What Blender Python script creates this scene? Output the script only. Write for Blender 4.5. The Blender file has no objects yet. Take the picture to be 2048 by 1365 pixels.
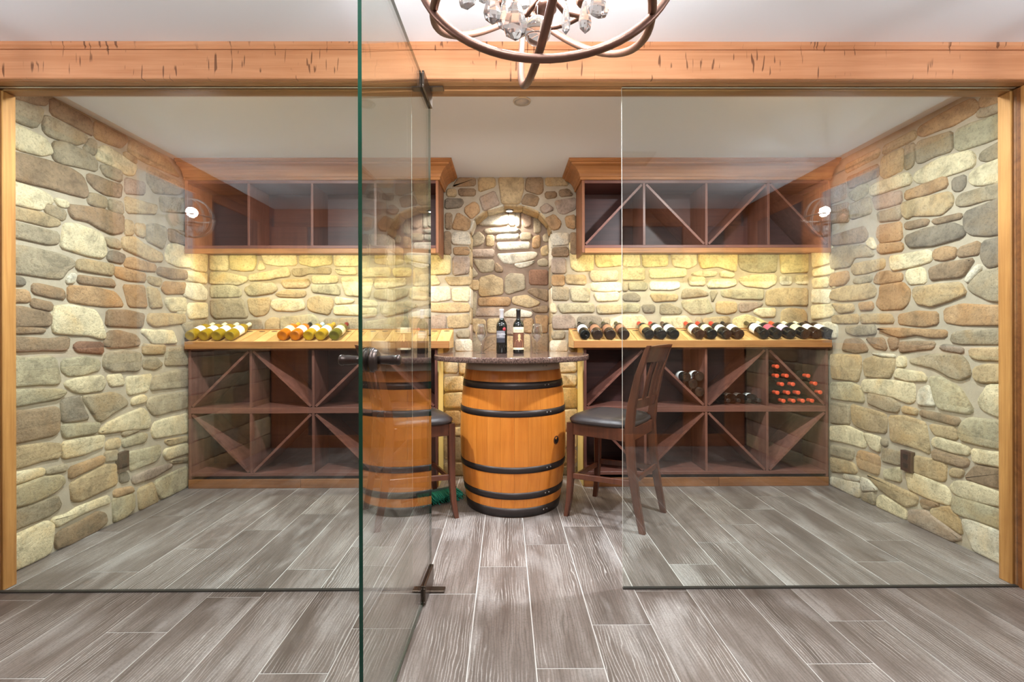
import bpy, bmesh, math, random
from mathutils import Vector, Matrix, noise
random.seed(7)
R = math.radians
sc = bpy.context.scene
col = sc.collection

# ------------------------------------------------------------------ camera
F = 920.0                       # focal length in px of the 2048 px wide frame
VPX, VPY = 1017.3, 667.0        # principal point
CAM = Vector((0, 0, 1.12))
CROT = Matrix.Rotation(R(-0.33), 3, 'Z') @ Matrix.Rotation(R(90), 3, 'X') @ Matrix.Rotation(R(-0.154), 3, 'Z')
cd = bpy.data.cameras.new('camera')
cam = bpy.data.objects.new('camera', cd)
col.objects.link(cam)
cd.sensor_width = 36.0
cd.lens = F / 2048 * 36
cd.shift_x = (1024 - VPX) / 2048
cd.shift_y = -(682.5 - VPY) / 2048
cd.clip_start = 0.02
cam.matrix_world = Matrix.Translation(CAM) @ CROT.to_4x4()
sc.camera = cam

# ------------------------------------------------------------------ world, light, exposure
w = bpy.data.worlds.new('world'); sc.world = w
w.use_nodes = True
w.node_tree.nodes['Background'].inputs[0].default_value = (0.9, 0.93, 1, 1)
w.node_tree.nodes['Background'].inputs[1].default_value = 0.0
sc.view_settings.view_transform = 'Standard'
sc.view_settings.look = 'None'
sc.view_settings.exposure = 0.20
sc.view_settings.gamma = 1.0
sc.view_settings.use_curve_mapping = False
sc.cycles.use_denoising = True
sc.cycles.adaptive_threshold = 0.02
sc.cycles.max_bounces = 12
sc.cycles.diffuse_bounces = 5
sc.cycles.glossy_bounces = 6
sc.cycles.transparent_max_bounces = 24
sc.cycles.transmission_bounces = 8
sc.cycles.sample_clamp_indirect = 4.0
sc.cycles.caustics_reflective = False
sc.cycles.caustics_refractive = False

P_CHAND, P_SCONCE, P_LED, P_PUCK, P_FILLW, P_FILLF, P_UNDER = 100, 72, 10, 14, 52, 21, 6  # trailing entries power the added fill lamps


def lamp(kind, name, loc, power, color=(1, 1, 1), parent=None, aim=None, **kw):
    d = bpy.data.lights.new(name, kind)
    d.energy = power; d.color = color
    for k, v in kw.items():
        setattr(d, k, v)
    o = bpy.data.objects.new(name, d); col.objects.link(o)
    if aim is not None:
        o.rotation_euler = Vector(aim).to_track_quat('-Z', 'Y').to_euler()
    o.location = loc
    if parent is not None:
        o.parent = parent
        o.matrix_parent_inverse = Matrix.Identity(4)
    return o


# ------------------------------------------------------------------ pixel to world
def ray(px, py):
    return CROT @ Vector(((px - VPX) / F, -(py - VPY) / F, -1.0))


def on_y(px, py, Y):
    d = ray(px, py); return CAM + d * ((Y - CAM.y) / d.y)


def on_x(px, py, X):
    d = ray(px, py); return CAM + d * ((X - CAM.x) / d.x)


def on_z(px, py, Z):
    d = ray(px, py); return CAM + d * ((Z - CAM.z) / d.z)


# ------------------------------------------------------------------ main dimensions (metres)
XL, XR = -2.33, 2.38          # side walls
YB, YR = 3.62, -0.53          # back wall, wall behind the camera
ZC = 2.345                    # ceiling
YG = 2.01                     # glass line
ZS = 2.192                    # underside of the beam


# ------------------------------------------------------------------ materials
def srgb(r, g, b):
    f = lambda c: (c / 255 / 12.92) if c <= 10 else ((c / 255 + 0.055) / 1.055) ** 2.4
    return (f(r), f(g), f(b), 1)


M = {}


class N:
    def __init__(s, name):
        s.m = bpy.data.materials.new(name); s.m.use_nodes = True
        s.t = s.m.node_tree; s.t.nodes.clear()
        s.out = s.n('ShaderNodeOutputMaterial')
        M[name] = s.m

    def n(s, kind, **kw):
        x = s.t.nodes.new(kind)
        for k, v in kw.items():
            setattr(x, k, v)
        return x

    def l(s, a, b):
        s.t.links.new(a, b)

    def v(s, sock, val):
        if hasattr(val, 'is_output'):
            s.l(val, sock)
        else:
            sock.default_value = val

    def coord(s, scale=(1, 1, 1), rand=0.0, kind='Object'):
        tc = s.n('ShaderNodeTexCoord')
        src = tc.outputs[kind]
        if rand:
            oi = s.n('ShaderNodeObjectInfo')
            a = s.n('ShaderNodeVectorMath', operation='SCALE'); a.inputs[0].default_value = (13.1 * rand, 7.7 * rand, 5.3 * rand)
            s.l(oi.outputs['Random'], a.inputs['Scale'])
            b = s.n('ShaderNodeVectorMath', operation='ADD')
            s.l(src, b.inputs[0]); s.l(a.outputs[0], b.inputs[1]); src = b.outputs[0]
        mp = s.n('ShaderNodeMapping'); mp.inputs['Scale'].default_value = scale
        s.l(src, mp.inputs['Vector'])
        return mp.outputs[0]

    def noise(s, vec, scale=5, detail=4, rough=0.55, dist=0.0):
        x = s.n('ShaderNodeTexNoise'); s.l(vec, x.inputs['Vector'])
        x.inputs['Scale'].default_value = scale; x.inputs['Detail'].default_value = detail
        x.inputs['Roughness'].default_value = rough; x.inputs['Distortion'].default_value = dist
        return x.outputs['Fac']

    def ramp(s, fac, stops):
        x = s.n('ShaderNodeValToRGB'); s.l(fac, x.inputs[0])
        e = x.color_ramp.elements
        while len(e) < len(stops):
            e.new(0.5)
        for i, (p, c) in enumerate(stops):
            e[i].position = p; e[i].color = c if len(c) == 4 else (*c, 1)
        return x.outputs[0]

    def mix(s, fac, a, b, blend='MIX'):
        x = s.n('ShaderNodeMix', data_type='RGBA', blend_type=blend)
        s.v(x.inputs[0], fac); s.v(x.inputs[6], a); s.v(x.inputs[7], b)
        return x.outputs[2]

    def math(s, op, a, b=0.0, clamp=False):
        x = s.n('ShaderNodeMath', operation=op); x.use_clamp = clamp
        s.v(x.inputs[0], a); s.v(x.inputs[1], b)
        return x.outputs[0]

    def bsdf(s, color, rough=0.6, bump=None, strength=0.3, dist=0.01, metal=0.0, spec=0.5, **kw):
        p = s.n('ShaderNodeBsdfPrincipled')
        s.v(p.inputs['Base Color'], color); s.v(p.inputs['Roughness'], rough)
        p.inputs['Metallic'].default_value = metal
        p.inputs['Specular IOR Level'].default_value = spec
        for k, v in kw.items():
            p.inputs[k].default_value = v
        if bump is not None:
            b = s.n('ShaderNodeBump'); b.inputs['Strength'].default_value = strength
            b.inputs['Distance'].default_value = dist
            s.l(bump, b.inputs['Height']); s.l(b.outputs[0], p.inputs['Normal'])
        s.l(p.outputs[0], s.out.inputs[0])
        return p


def hsv_rand(k, color, amount=0.12, hue=0.01):
    oi = k.n('ShaderNodeObjectInfo')
    h = k.n('ShaderNodeHueSaturation')
    k.l(k.math('MULTIPLY_ADD', oi.outputs['Random'], 2 * amount), h.inputs['Value'])
    mm = h.inputs['Value'].links[0].from_node
    mm.inputs[2].default_value = 1 - amount
    k.v(h.inputs['Color'], color)
    return h.outputs[0]


def plain(name, color, rough=0.5, metal=0.0, spec=0.5, bumpscale=0, strength=0.15, **kw):
    k = N(name); b = None
    if bumpscale:
        b = k.noise(k.coord(), bumpscale, 3)
    k.bsdf(color, rough, b, strength, 0.004, metal, spec, **kw)


def wood(name, light, dark, axis='X', rough=0.45, ring=1.0, scratches=False, rand=1.0, spec=0.4, contrast=1.0):
    k = N(name)
    a = {'X': (1.2, 22, 22), 'Y': (22, 1.2, 22), 'Z': (22, 22, 1.2)}[axis]
    b = {'X': (2.5, 120, 120), 'Y': (120, 2.5, 120), 'Z': (120, 120, 2.5)}[axis]
    n1 = k.noise(k.coord(a, rand), 1.0 * ring, 5, 0.6, 0.8)
    n2 = k.noise(k.coord(b, rand), 1.0, 3, 0.6)
    n3 = k.noise(k.coord((1, 1, 1), rand), 3.0, 3)
    f = k.math('ADD', k.math('MULTIPLY', n1, 0.6), k.math('MULTIPLY', n2, 0.25))
    f = k.math('ADD', f, k.math('MULTIPLY', n3, 0.3))
    c = k.ramp(f, [(0.57 - 0.17 / contrast, dark), (0.57 + 0.15 / contrast, light)])
    if scratches:
        s1 = k.noise(k.coord((70, 1, 9), 0), 1.0, 1, 0.5, 0.3)
        s2 = k.noise(k.coord((3.2, 1, 7), 0), 1.0, 2)
        m = k.math('MULTIPLY', k.ramp(s1, [(0.645, (0, 0, 0)), (0.68, (1, 1, 1))]), k.ramp(s2, [(0.44, (0, 0, 0)), (0.50, (1, 1, 1))]))
        c = k.mix(k.math('MULTIPLY', m, 0.75), c, srgb(70, 35, 18))
    c = hsv_rand(k, c, 0.06)
    k.bsdf(c, rough, n2, 0.12, 0.003, 0, spec)


def stone_mat(key, rgb):
    k = N('stone_' + key)
    co = k.coord((1, 1, 1), 1.0)
    n1 = k.noise(co, 11, 6, 0.68, 0.4)
    n2 = k.noise(co, 70, 6, 0.75)
    n3 = k.noise(co, 5, 3, 0.5, 0.6)
    n4 = k.noise(co, 210, 3, 0.7)
    base = srgb(*rgb)
    dk = tuple(c * 0.52 for c in base[:3]) + (1,)
    lt = tuple(min(1, c * 1.28) for c in base[:3]) + (1,)
    c = k.ramp(n1, [(0.30, dk), (0.50, base), (0.70, lt)])
    warm = (base[0] * 1.10, base[1] * 0.92, base[2] * 0.70, 1)
    c = k.mix(k.ramp(n3, [(0.5, (0, 0, 0)), (0.70, (0.7, 0.7, 0.7))]), c, warm)
    c = k.mix(k.ramp(n2, [(0.34, (0.75, 0.75, 0.75)), (0.50, (0, 0, 0))]), c, dk)
    c = k.mix(k.ramp(n4, [(0.55, (0, 0, 0)), (0.72, (0.6, 0.6, 0.6))]), c, lt)
    c = hsv_rand(k, c, 0.09)
    h = k.math('ADD', k.math('MULTIPLY', n1, 1.0), k.math('MULTIPLY', n2, 0.8))
    k.bsdf(c, 0.88, h, 0.8, 0.014, 0, 0.2)


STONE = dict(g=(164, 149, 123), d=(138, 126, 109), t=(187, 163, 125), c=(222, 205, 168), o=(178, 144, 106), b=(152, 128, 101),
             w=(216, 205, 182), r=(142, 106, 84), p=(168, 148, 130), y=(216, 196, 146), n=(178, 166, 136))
for kk, vv in STONE.items():
    stone_mat(kk, vv)

k = N('mortar')
co = k.coord()
n1 = k.noise(co, 12, 4); n2 = k.noise(co, 160, 3, 0.7)
k.bsdf(k.mix(n1, srgb(152, 139, 119), srgb(192, 178, 156)), 0.95, k.math('ADD', n1, k.math('MULTIPLY', n2, 0.5)), 0.5, 0.008, 0, 0.1)
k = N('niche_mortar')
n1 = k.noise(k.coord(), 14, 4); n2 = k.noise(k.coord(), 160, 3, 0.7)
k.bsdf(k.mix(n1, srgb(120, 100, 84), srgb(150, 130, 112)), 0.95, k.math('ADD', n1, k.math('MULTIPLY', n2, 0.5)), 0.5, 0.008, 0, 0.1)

k = N('ceiling_paint')
n1 = k.noise(k.coord(), 90, 2)
k.bsdf(srgb(236, 242, 250), 0.75, n1, 0.04, 0.002, 0, 0.3)
plain('grout', srgb(188, 182, 176), 0.9)

# floor planks: grey-brown wood-look tile, pale grain lines running with the plank
k = N('plank_tile')
co1 = k.coord((9, 0.9, 1), 3.0)
co2 = k.coord((70, 3.0, 1), 3.0)
co3 = k.coord((3.0, 2.2, 1), 3.0)
d1 = k.noise(k.coord((5.0, 1.6, 1), 3.0), 1.0, 3, 0.5, 0.6)
wv = k.n('ShaderNodeTexWave', wave_type='BANDS', bands_direction='X', wave_profile='SIN')
cw = k.coord((1, 0.16, 1), 3.0)
k.l(cw, wv.inputs['Vector'])
wv.inputs['Scale'].default_value = 26; wv.inputs['Distortion'].default_value = 11
wv.inputs['Detail'].default_value = 3.0; wv.inputs['Detail Scale'].default_value = 0.9
n_a = k.noise(co1, 1.0, 5, 0.65, 0.6); n_b = k.noise(co2, 1.0, 4, 0.65); n_c = k.noise(co3, 0.8, 3, 0.55, 0.4)
n_d = k.noise(k.coord((1, 1, 1), 3.0), 140, 3, 0.7)
c = k.ramp(n_a, [(0.28, srgb(84, 73, 66)), (0.50, srgb(116, 104, 97)), (0.70, srgb(148, 138, 131))])
line = k.math('MULTIPLY', k.ramp(wv.outputs['Fac'], [(0.84, (0, 0, 0)), (0.98, (1, 1, 1))]), k.ramp(n_c, [(0.46, (0, 0, 0)), (0.58, (1, 1, 1))]))
dline = k.math('MULTIPLY', k.ramp(wv.outputs['Fac'], [(0.02, (1, 1, 1)), (0.30, (0, 0, 0))]), k.ramp(n_c, [(0.36, (1, 1, 1)), (0.60, (0.2, 0.2, 0.2))]))
c = k.mix(k.math('MULTIPLY', dline, 0.50), c, srgb(80, 70, 63))
c = k.mix(k.math('MULTIPLY', line, 0.72), c, srgb(190, 183, 177))
c = k.mix(k.ramp(d1, [(0.54, (0, 0, 0)), (0.74, (0.8, 0.8, 0.8))]), c, srgb(168, 160, 155))
c = k.mix(k.ramp(n_b, [(0.32, (0.55, 0.55, 0.55)), (0.48, (0, 0, 0))]), c, srgb(78, 67, 60))
c = k.mix(k.ramp(n_d, [(0.35, (0.35, 0.35, 0.35)), (0.5, (0, 0, 0))]), c, srgb(80, 69, 62))
c = hsv_rand(k, c, 0.10)
k.bsdf(c, k.math('MULTIPLY_ADD', n_b, 0.25), n_b, 0.12, 0.002, 0, 0.4)
for nd in k.t.nodes:
    if nd.type == 'MATH' and nd.operation == 'MULTIPLY_ADD' and nd.outputs[0].links and nd.outputs[0].links[0].to_socket.name == 'Roughness':
        nd.inputs[2].default_value = 0.30

wood('beam_wood', srgb(206, 152, 112), srgb(176, 118, 78), 'X', 0.42, 0.8, True)
wood('soffit_wood', srgb(176, 130, 84), srgb(128, 86, 48), 'X', 0.45)
wood('jamb_wood', srgb(206, 150, 88), srgb(150, 98, 50), 'Z', 0.42)
wood('rack_wood_z', srgb(126, 82, 70), srgb(84, 50, 42), 'Z', 0.40)
wood('rack_wood_x', srgb(126, 82, 70), srgb(84, 50, 42), 'X', 0.40)
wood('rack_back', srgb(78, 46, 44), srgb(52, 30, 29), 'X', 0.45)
wood('cabinet_wood_z', srgb(150, 98, 66), srgb(104, 60, 38), 'Z', 0.38)
wood('crown_wood', srgb(184, 126, 76), srgb(132, 84, 46), 'X', 0.38)
wood('shelf_oak', srgb(224, 186, 124), srgb(186, 140, 82), 'Y', 0.45)
wood('shelf_oak_deep', srgb(206, 164, 104), srgb(166, 120, 66), 'Y', 0.45)
wood('shelf_edge', srgb(172, 120, 70), srgb(132, 84, 44), 'X', 0.42)
wood('toekick_wood', srgb(150, 96, 52), srgb(104, 62, 34), 'X', 0.5)
wood('side_pale', srgb(226, 208, 140), srgb(196, 176, 110), 'Z', 0.6, contrast=0.7)
wood('chair_wood', srgb(100, 54, 34), srgb(58, 28, 18), 'Z', 0.28, spec=0.6)
wood('stave_oak', srgb(226, 142, 58), srgb(188, 102, 30), 'Z', 0.32, 0.7, spec=0.5, contrast=0.8)
wood('panel_wood_z', srgb(176, 112, 74), srgb(128, 74, 46), 'Z', 0.4)
wood('panel_wood_y', srgb(176, 112, 74), srgb(128, 74, 46), 'Y', 0.4)
wood('panel_wood_x', srgb(176, 112, 74), srgb(128, 74, 46), 'X', 0.4)
plain('dark_panel', srgb(92, 82, 78), 0.45, bumpscale=30)
plain('grey_panel', srgb(150, 150, 154), 0.5, bumpscale=30)
plain('iron', srgb(58, 50, 48), 0.42, 0.55, bumpscale=40)
plain('iron_grey', srgb(190, 180, 170), 0.42, 0.3, bumpscale=30)
plain('rivet', srgb(150, 145, 140), 0.35, 0.9)
plain('bronze', srgb(112, 84, 72), 0.38, 0.7, bumpscale=60)
plain('bronze_dark', srgb(64, 54, 50), 0.34, 0.75)
plain('hinge_metal', srgb(96, 84, 74), 0.30, 0.85)
plain('leather', srgb(58, 52, 52), 0.38, spec=0.6, bumpscale=180, strength=0.25)
plain('black', srgb(18, 14, 14), 0.6)
plain('outlet_brown', srgb(62, 40, 32), 0.4)
plain('outlet_dark', srgb(30, 20, 17), 0.5)
plain('speaker_white', srgb(206, 204, 202), 0.6, bumpscale=400)
plain('disc_grey', srgb(186, 184, 180), 0.55)
plain('track_dark', srgb(52, 50, 46), 0.5)
plain('label_white', srgb(240, 238, 236), 0.7)
plain('label_cream', srgb(232, 214, 176), 0.7)
plain('label_lavender', srgb(206, 186, 224), 0.7)
plain('label_pink', srgb(186, 84, 104), 0.7)
plain('label_tan', srgb(206, 158, 104), 0.7)
plain('label_copper', srgb(150, 106, 78), 0.6)
plain('label_grey', srgb(122, 118, 122), 0.7)
plain('label_brown', srgb(104, 62, 40), 0.7)
plain('ink', srgb(40, 38, 46), 0.7)
plain('ink_red', srgb(170, 50, 56), 0.6)
plain('ink_white', srgb(238, 236, 236), 0.6)
plain('bust_tan', srgb(224, 168, 116), 0.7)
plain('cap_red', srgb(214, 62, 44), 0.34, spec=0.6)
plain('cap_orange', srgb(228, 84, 48), 0.34, spec=0.6)
plain('cap_black', srgb(28, 24, 24), 0.3, spec=0.6)
plain('cap_olive', srgb(70, 66, 44), 0.35)
plain('cap_brown', srgb(92, 70, 52), 0.35)
plain('cap_cream', srgb(232, 222, 188), 0.45)
plain('cap_silver', srgb(212, 208, 210), 0.3, 0.4)
plain('cap_blue', srgb(176, 206, 218), 0.4)
plain('cap_gold', srgb(214, 172, 70), 0.35, 0.3)
plain('cap_darkred', srgb(116, 34, 32), 0.35)
plain('bristle_teal', srgb(24, 128, 104), 0.6, bumpscale=200)
plain('bristle_dark', srgb(16, 62, 58), 0.6)
plain('handle_black', srgb(30, 34, 38), 0.4)
plain('bottle_dark', (0.006, 0.007, 0.006, 1), 0.08, spec=0.6)
plain('bottle_brown', (0.03, 0.018, 0.012, 1), 0.10, spec=0.6)
plain('wine_gold', srgb(196, 160, 28), 0.10, spec=0.6, **{'Transmission Weight': 0.45})
plain('wine_amber', srgb(236, 132, 18), 0.10, spec=0.6, **{'Transmission Weight': 0.45})
plain('wine_yellow', srgb(222, 176, 34), 0.10, spec=0.6, **{'Transmission Weight': 0.45})
plain('wine_olive', srgb(128, 118, 30), 0.10, spec=0.6, **{'Transmission Weight': 0.45})
plain('wire', srgb(180, 176, 170), 0.3, 0.9)

k = N('granite')
v1 = k.n('ShaderNodeTexVoronoi'); k.l(k.coord(), v1.inputs['Vector']); v1.inputs['Scale'].default_value = 190
n1 = k.noise(k.coord(), 120, 3, 0.7)
c = k.ramp(n1, [(0.36, srgb(58, 44, 40)), (0.55, srgb(112, 88, 80)), (0.70, srgb(150, 126, 114))])
c = k.mix(k.ramp(v1.outputs['Distance'], [(0.12, (0.55, 0.55, 0.55)), (0.3, (0, 0, 0))]), c, srgb(168, 146, 132))
k.bsdf(c, 0.10, None, spec=0.6)


def glassy(name, tint, r0=0.045, rough=0.0):
    """thin clear sheet: what is not reflected goes straight through; Fresnel by Schlick on each face"""
    k = N(name)
    ge = k.n('ShaderNodeNewGeometry')
    dp = k.n('ShaderNodeVectorMath', operation='DOT_PRODUCT')
    k.l(ge.outputs['Normal'], dp.inputs[0]); k.l(ge.outputs['Incoming'], dp.inputs[1])
    cs = k.math('ABSOLUTE', dp.outputs['Value'])
    f = k.math('POWER', k.math('SUBTRACT', 1.0, cs, True), 5.0)
    f = k.math('ADD', k.math('MULTIPLY', f, 1 - r0), r0, True)
    tr = k.n('ShaderNodeBsdfTransparent'); tr.inputs[0].default_value = tint
    gl = k.n('ShaderNodeBsdfGlossy'); gl.inputs['Roughness'].default_value = rough
    gl.inputs[0].default_value = (1, 1, 1, 1)
    mx = k.n('ShaderNodeMixShader')
    k.l(f, mx.inputs[0]); k.l(tr.outputs[0], mx.inputs[1]); k.l(gl.outputs[0], mx.inputs[2])
    k.l(mx.outputs[0], k.out.inputs[0])


glassy('pane_glass', (0.935, 0.965, 0.945, 1), 0.085)
glassy('door_glass', (0.945, 0.970, 0.950, 1), 0.085)
plain('crystal', (1, 1, 1, 1), 0.02, spec=0.9, **{'Transmission Weight': 0.90, 'IOR': 1.5})
glassy('stemware', (0.90, 0.91, 0.92, 1), 0.24)
plain('edge_green', srgb(4, 50, 37), 0.10, spec=0.5)
plain('edge_pale', srgb(196, 196, 186), 0.12, spec=0.6)


def emit(name, color, strength):
    k = N(name)
    e = k.n('ShaderNodeEmission'); e.inputs[0].default_value = (*color, 1); e.inputs[1].default_value = strength
    k.l(e.outputs[0], k.out.inputs[0])


emit('bulb_glow', (1.0, 0.95, 0.88), 14)
emit('led_glow', (1.0, 0.84, 0.42), 5)
emit('puck_glow', (1.0, 0.96, 0.9), 12)


# ------------------------------------------------------------------ mesh helpers
class MB:
    def __init__(s):
        s.v, s.f, s.m, s.sm = [], [], [], []
        s.cur = 0; s.smooth = False

    def add(s, vs, fs, mat=None, smooth=None):
        b = len(s.v)
        s.v += [tuple(v) for v in vs]
        for f in fs:
            s.f.append([i + b for i in f]); s.m.append(s.cur if mat is None else mat)
            s.sm.append(s.smooth if smooth is None else smooth)
        return s

    def box(s, x0, x1, y0, y1, z0, z1, c=0.0, mat=None):
        x0, x1 = min(x0, x1), max(x0, x1); y0, y1 = min(y0, y1), max(y0, y1); z0, z1 = min(z0, z1), max(z0, z1)
        c = min(c, (x1 - x0) * .4, (y1 - y0) * .4, (z1 - z0) * .4)
        if c <= 0:
            vs = [(x, y, z) for x in (x0, x1) for y in (y0, y1) for z in (z0, z1)]
            return s.add(vs, [(0, 1, 3, 2), (4, 6, 7, 5), (0, 4, 5, 1), (2, 3, 7, 6), (0, 2, 6, 4), (1, 5, 7, 3)], mat)
        bm = bmesh.new()
        bmesh.ops.create_cube(bm, size=1)
        bmesh.ops.scale(bm, vec=(x1 - x0, y1 - y0, z1 - z0), verts=bm.verts)
        bmesh.ops.translate(bm, vec=((x0 + x1) / 2, (y0 + y1) / 2, (z0 + z1) / 2), verts=bm.verts)
        bmesh.ops.bevel(bm, geom=bm.edges[:], offset=c, segments=1, affect='EDGES')
        bm.verts.index_update()
        s.add([v.co[:] for v in bm.verts], [[v.index for v in f.verts] for f in bm.faces], mat)
        bm.free()
        return s

    def prism(s, poly, fn, mat=None, smooth=None):
        """poly: list of 2-D points, fn(u, v, k) gives the 3-D point of end k"""
        n = len(poly)
        vs = [fn(u, v, 0) for u, v in poly] + [fn(u, v, 1) for u, v in poly]
        fs = [list(range(n))[::-1], list(range(n, 2 * n))] + [(i, (i + 1) % n, n + (i + 1) % n, n + i) for i in range(n)]
        return s.add(vs, fs, mat, smooth)

    def lathe(s, prof, n=24, a0=0.0, a1=2 * math.pi, xf=None, mat=None, smooth=True):
        full = abs(a1 - a0 - 2 * math.pi) < 1e-6
        cnt = n if full else n + 1
        vs, fs = [], []
        for r, z in prof:
            for i in range(cnt):
                a = a0 + (a1 - a0) * i / n
                p = Vector((r * math.cos(a), r * math.sin(a), z))
                vs.append(xf(p) if xf else p)
        for j in range(len(prof) - 1):
            for i in range(n):
                k2 = (i + 1) % cnt
                fs.append((j * cnt + i, j * cnt + k2, (j + 1) * cnt + k2, (j + 1) * cnt + i))
        return s.add(vs, fs, mat, smooth)

    def tube(s, pts, r, n=8, closed=False, mat=None):
        pts = [Vector(p) for p in pts]
        rs = r if isinstance(r, (list, tuple)) else [r] * len(pts)
        vs, fs = [], []
        m = len(pts); prev = None
        for i, p in enumerate(pts):
            a = pts[(i - 1) % m] if (closed or i > 0) else p
            b = pts[(i + 1) % m] if (closed or i < m - 1) else p
            t = (b - a).normalized()
            if prev is None:
                up = Vector((0, 0, 1)) if abs(t.z) < 0.9 else Vector((1, 0, 0))
                u = t.cross(up).normalized()
            else:
                u = (prev - t * prev.dot(t)).normalized()
            prev = u; q = t.cross(u)
            for j in range(n):
                an = 2 * math.pi * j / n
                vs.append(p + (u * math.cos(an) + q * math.sin(an)) * rs[i])
        for i in range(m if closed else m - 1):
            for j in range(n):
                fs.append((i * n + j, i * n + (j + 1) % n, ((i + 1) % m) * n + (j + 1) % n, ((i + 1) % m) * n + j))
        if not closed:
            fs.append(list(range(n))[::-1]); fs.append([(m - 1) * n + j for j in range(n)])
        return s.add(vs, fs, mat, True)

    def sweep(s, pts, secs, ux=Vector((1, 0, 0)), uy=Vector((0, 1, 0)), mat=None):
        """rectangular bar through pts, cross-section axes fixed; secs = (half x, half y) per point"""
        vs, fs = [], []
        for p, (a, b) in zip(pts, secs):
            p = Vector(p); c = min(a, b) * 0.25
            for sx, sy in ((a - c, -b), (a, -b + c), (a, b - c), (a - c, b), (-a + c, b), (-a, b - c), (-a, -b + c), (-a + c, -b)):
                vs.append(p + ux * sx + uy * sy)
        n = 8
        for i in range(len(pts) - 1):
            for j in range(n):
                fs.append((i * n + j, i * n + (j + 1) % n, (i + 1) * n + (j + 1) % n, (i + 1) * n + j))
        fs.append(list(range(n))[::-1]); fs.append([(len(pts) - 1) * n + j for j in range(n)])
        return s.add(vs, fs, mat)

    def build(s, name, mats, parent=None, fixn=True):
        me = bpy.data.meshes.new(name)
        me.from_pydata(s.v, [], s.f)
        for mn in ([mats] if isinstance(mats, str) else mats):
            me.materials.append(M[mn])
        me.polygons.foreach_set('material_index', s.m)
        me.polygons.foreach_set('use_smooth', s.sm)
        me.update()
        if fixn:
            bm = bmesh.new(); bm.from_mesh(me)
            bmesh.ops.recalc_face_normals(bm, faces=bm.faces)
            bm.to_mesh(me); bm.free()
        o = bpy.data.objects.new(name, me); col.objects.link(o)
        if parent is not None:
            o.parent = parent
        return o


def tag(o, label=None, cat=None, group=None, kind=None):
    if label: o['label'] = label
    if cat: o['category'] = cat
    if group: o['group'] = group
    if kind: o['kind'] = kind
    return o


def empty(name, loc=(0, 0, 0), rz=0.0, label=None, cat=None, group=None, kind=None):
    o = bpy.data.objects.new(name, None); col.objects.link(o)
    o.location = loc; o.rotation_euler = (0, 0, rz); o.empty_display_size = 0.05
    return tag(o, label, cat, group, kind)


def copy_tree(o, parent=None):
    c = o.copy(); col.objects.link(c); c.parent = parent
    for ch in [x for x in bpy.data.objects if x.parent == o]:
        copy_tree(ch, c)
    return c


# ------------------------------------------------------------------ stone builder
def stone_mesh(poly, fn, h):
    """poly in wall coordinates (u, v); fn(u, v, depth) -> world"""
    pts = [Vector(p) for p in poly]
    A = sum(pts[i].x * pts[(i + 1) % len(pts)].y - pts[(i + 1) % len(pts)].x * pts[i].y for i in range(len(pts))) / 2
    if A < 0:
        pts.reverse(); A = -A
    per = sum((pts[i] - pts[i - 1]).length for i in range(len(pts)))
    inr = 2 * A / per
    q = []
    for i, p in enumerate(pts):                       # knock the corners off
        a, b = pts[i - 1], pts[(i + 1) % len(pts)]
        la, lb = min(0.22 * (a - p).length, 0.010), min(0.22 * (b - p).length, 0.010)
        q.append(p + (a - p).normalized() * la); q.append(p + (b - p).normalized() * lb)
    r = []
    for i, p in enumerate(q):                         # break long edges and roughen them
        b = q[(i + 1) % len(q)]
        n = max(1, int((b - p).length / 0.075))
        for j in range(n):
            t = p.lerp(b, j / n)
            nz = noise.noise(Vector((t.x * 9, t.y * 9, A * 50))) * 0.006
            nz2 = noise.noise(Vector((t.y * 9, t.x * 9, A * 50 + 4))) * 0.006
            r.append(t + Vector((nz, nz2)))
    n = len(r)
    nor = []
    for i in range(n):
        e = (r[(i + 1) % n] - r[i - 1])
        nor.append(Vector((-e.y, e.x)).normalized())
    cen = sum(r, Vector((0, 0))) / n
    rings = [(-0.007, -0.006), (-0.006, h * 0.5), (0.0, h * 0.88), (min(0.008, inr * 0.25), h)]
    vs, fs = [], []
    tilt = Vector((random.uniform(-.10, .10), random.uniform(-.08, .08)))
    for k2, (off, dep) in enumerate(rings):
        for i in range(n):
            p = r[i] + nor[i] * off
            d = dep
            if k2 > 0:
                d += (p - cen).dot(tilt) * 0.25 + noise.noise(Vector((p.x * 14, p.y * 14, A * 90))) * h * 0.18
            vs.append(fn(p.x, p.y, max(d, -0.006) if k2 == 0 else max(d, 0.002)))
    for j in range(3):
        for i in range(n):
            fs.append((j * n + i, j * n + (i + 1) % n, (j + 1) * n + (i + 1) % n, (j + 1) * n + i))
    fs.append([3 * n + i for i in range(n)])
    return vs, fs


def make_stone(poly, fn, key, parent, h=None):
    vs, fs = stone_mesh(poly, fn, h or random.uniform(0.011, 0.019))
    m = MB(); m.smooth = True; m.add(vs, fs)
    return m.build('stone', 'stone_' + key, parent)


FN_L = lambda u, v, d: (XL + d, u, v)
FN_R = lambda u, v, d: (XR - d, u, v)
FN_B = lambda u, v, d: (u, YB - d, v)
YN = YB + 0.19
FN_N = lambda u, v, d: (u, YN - d, v)


def shrink(poly, g):
    return poly


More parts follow.
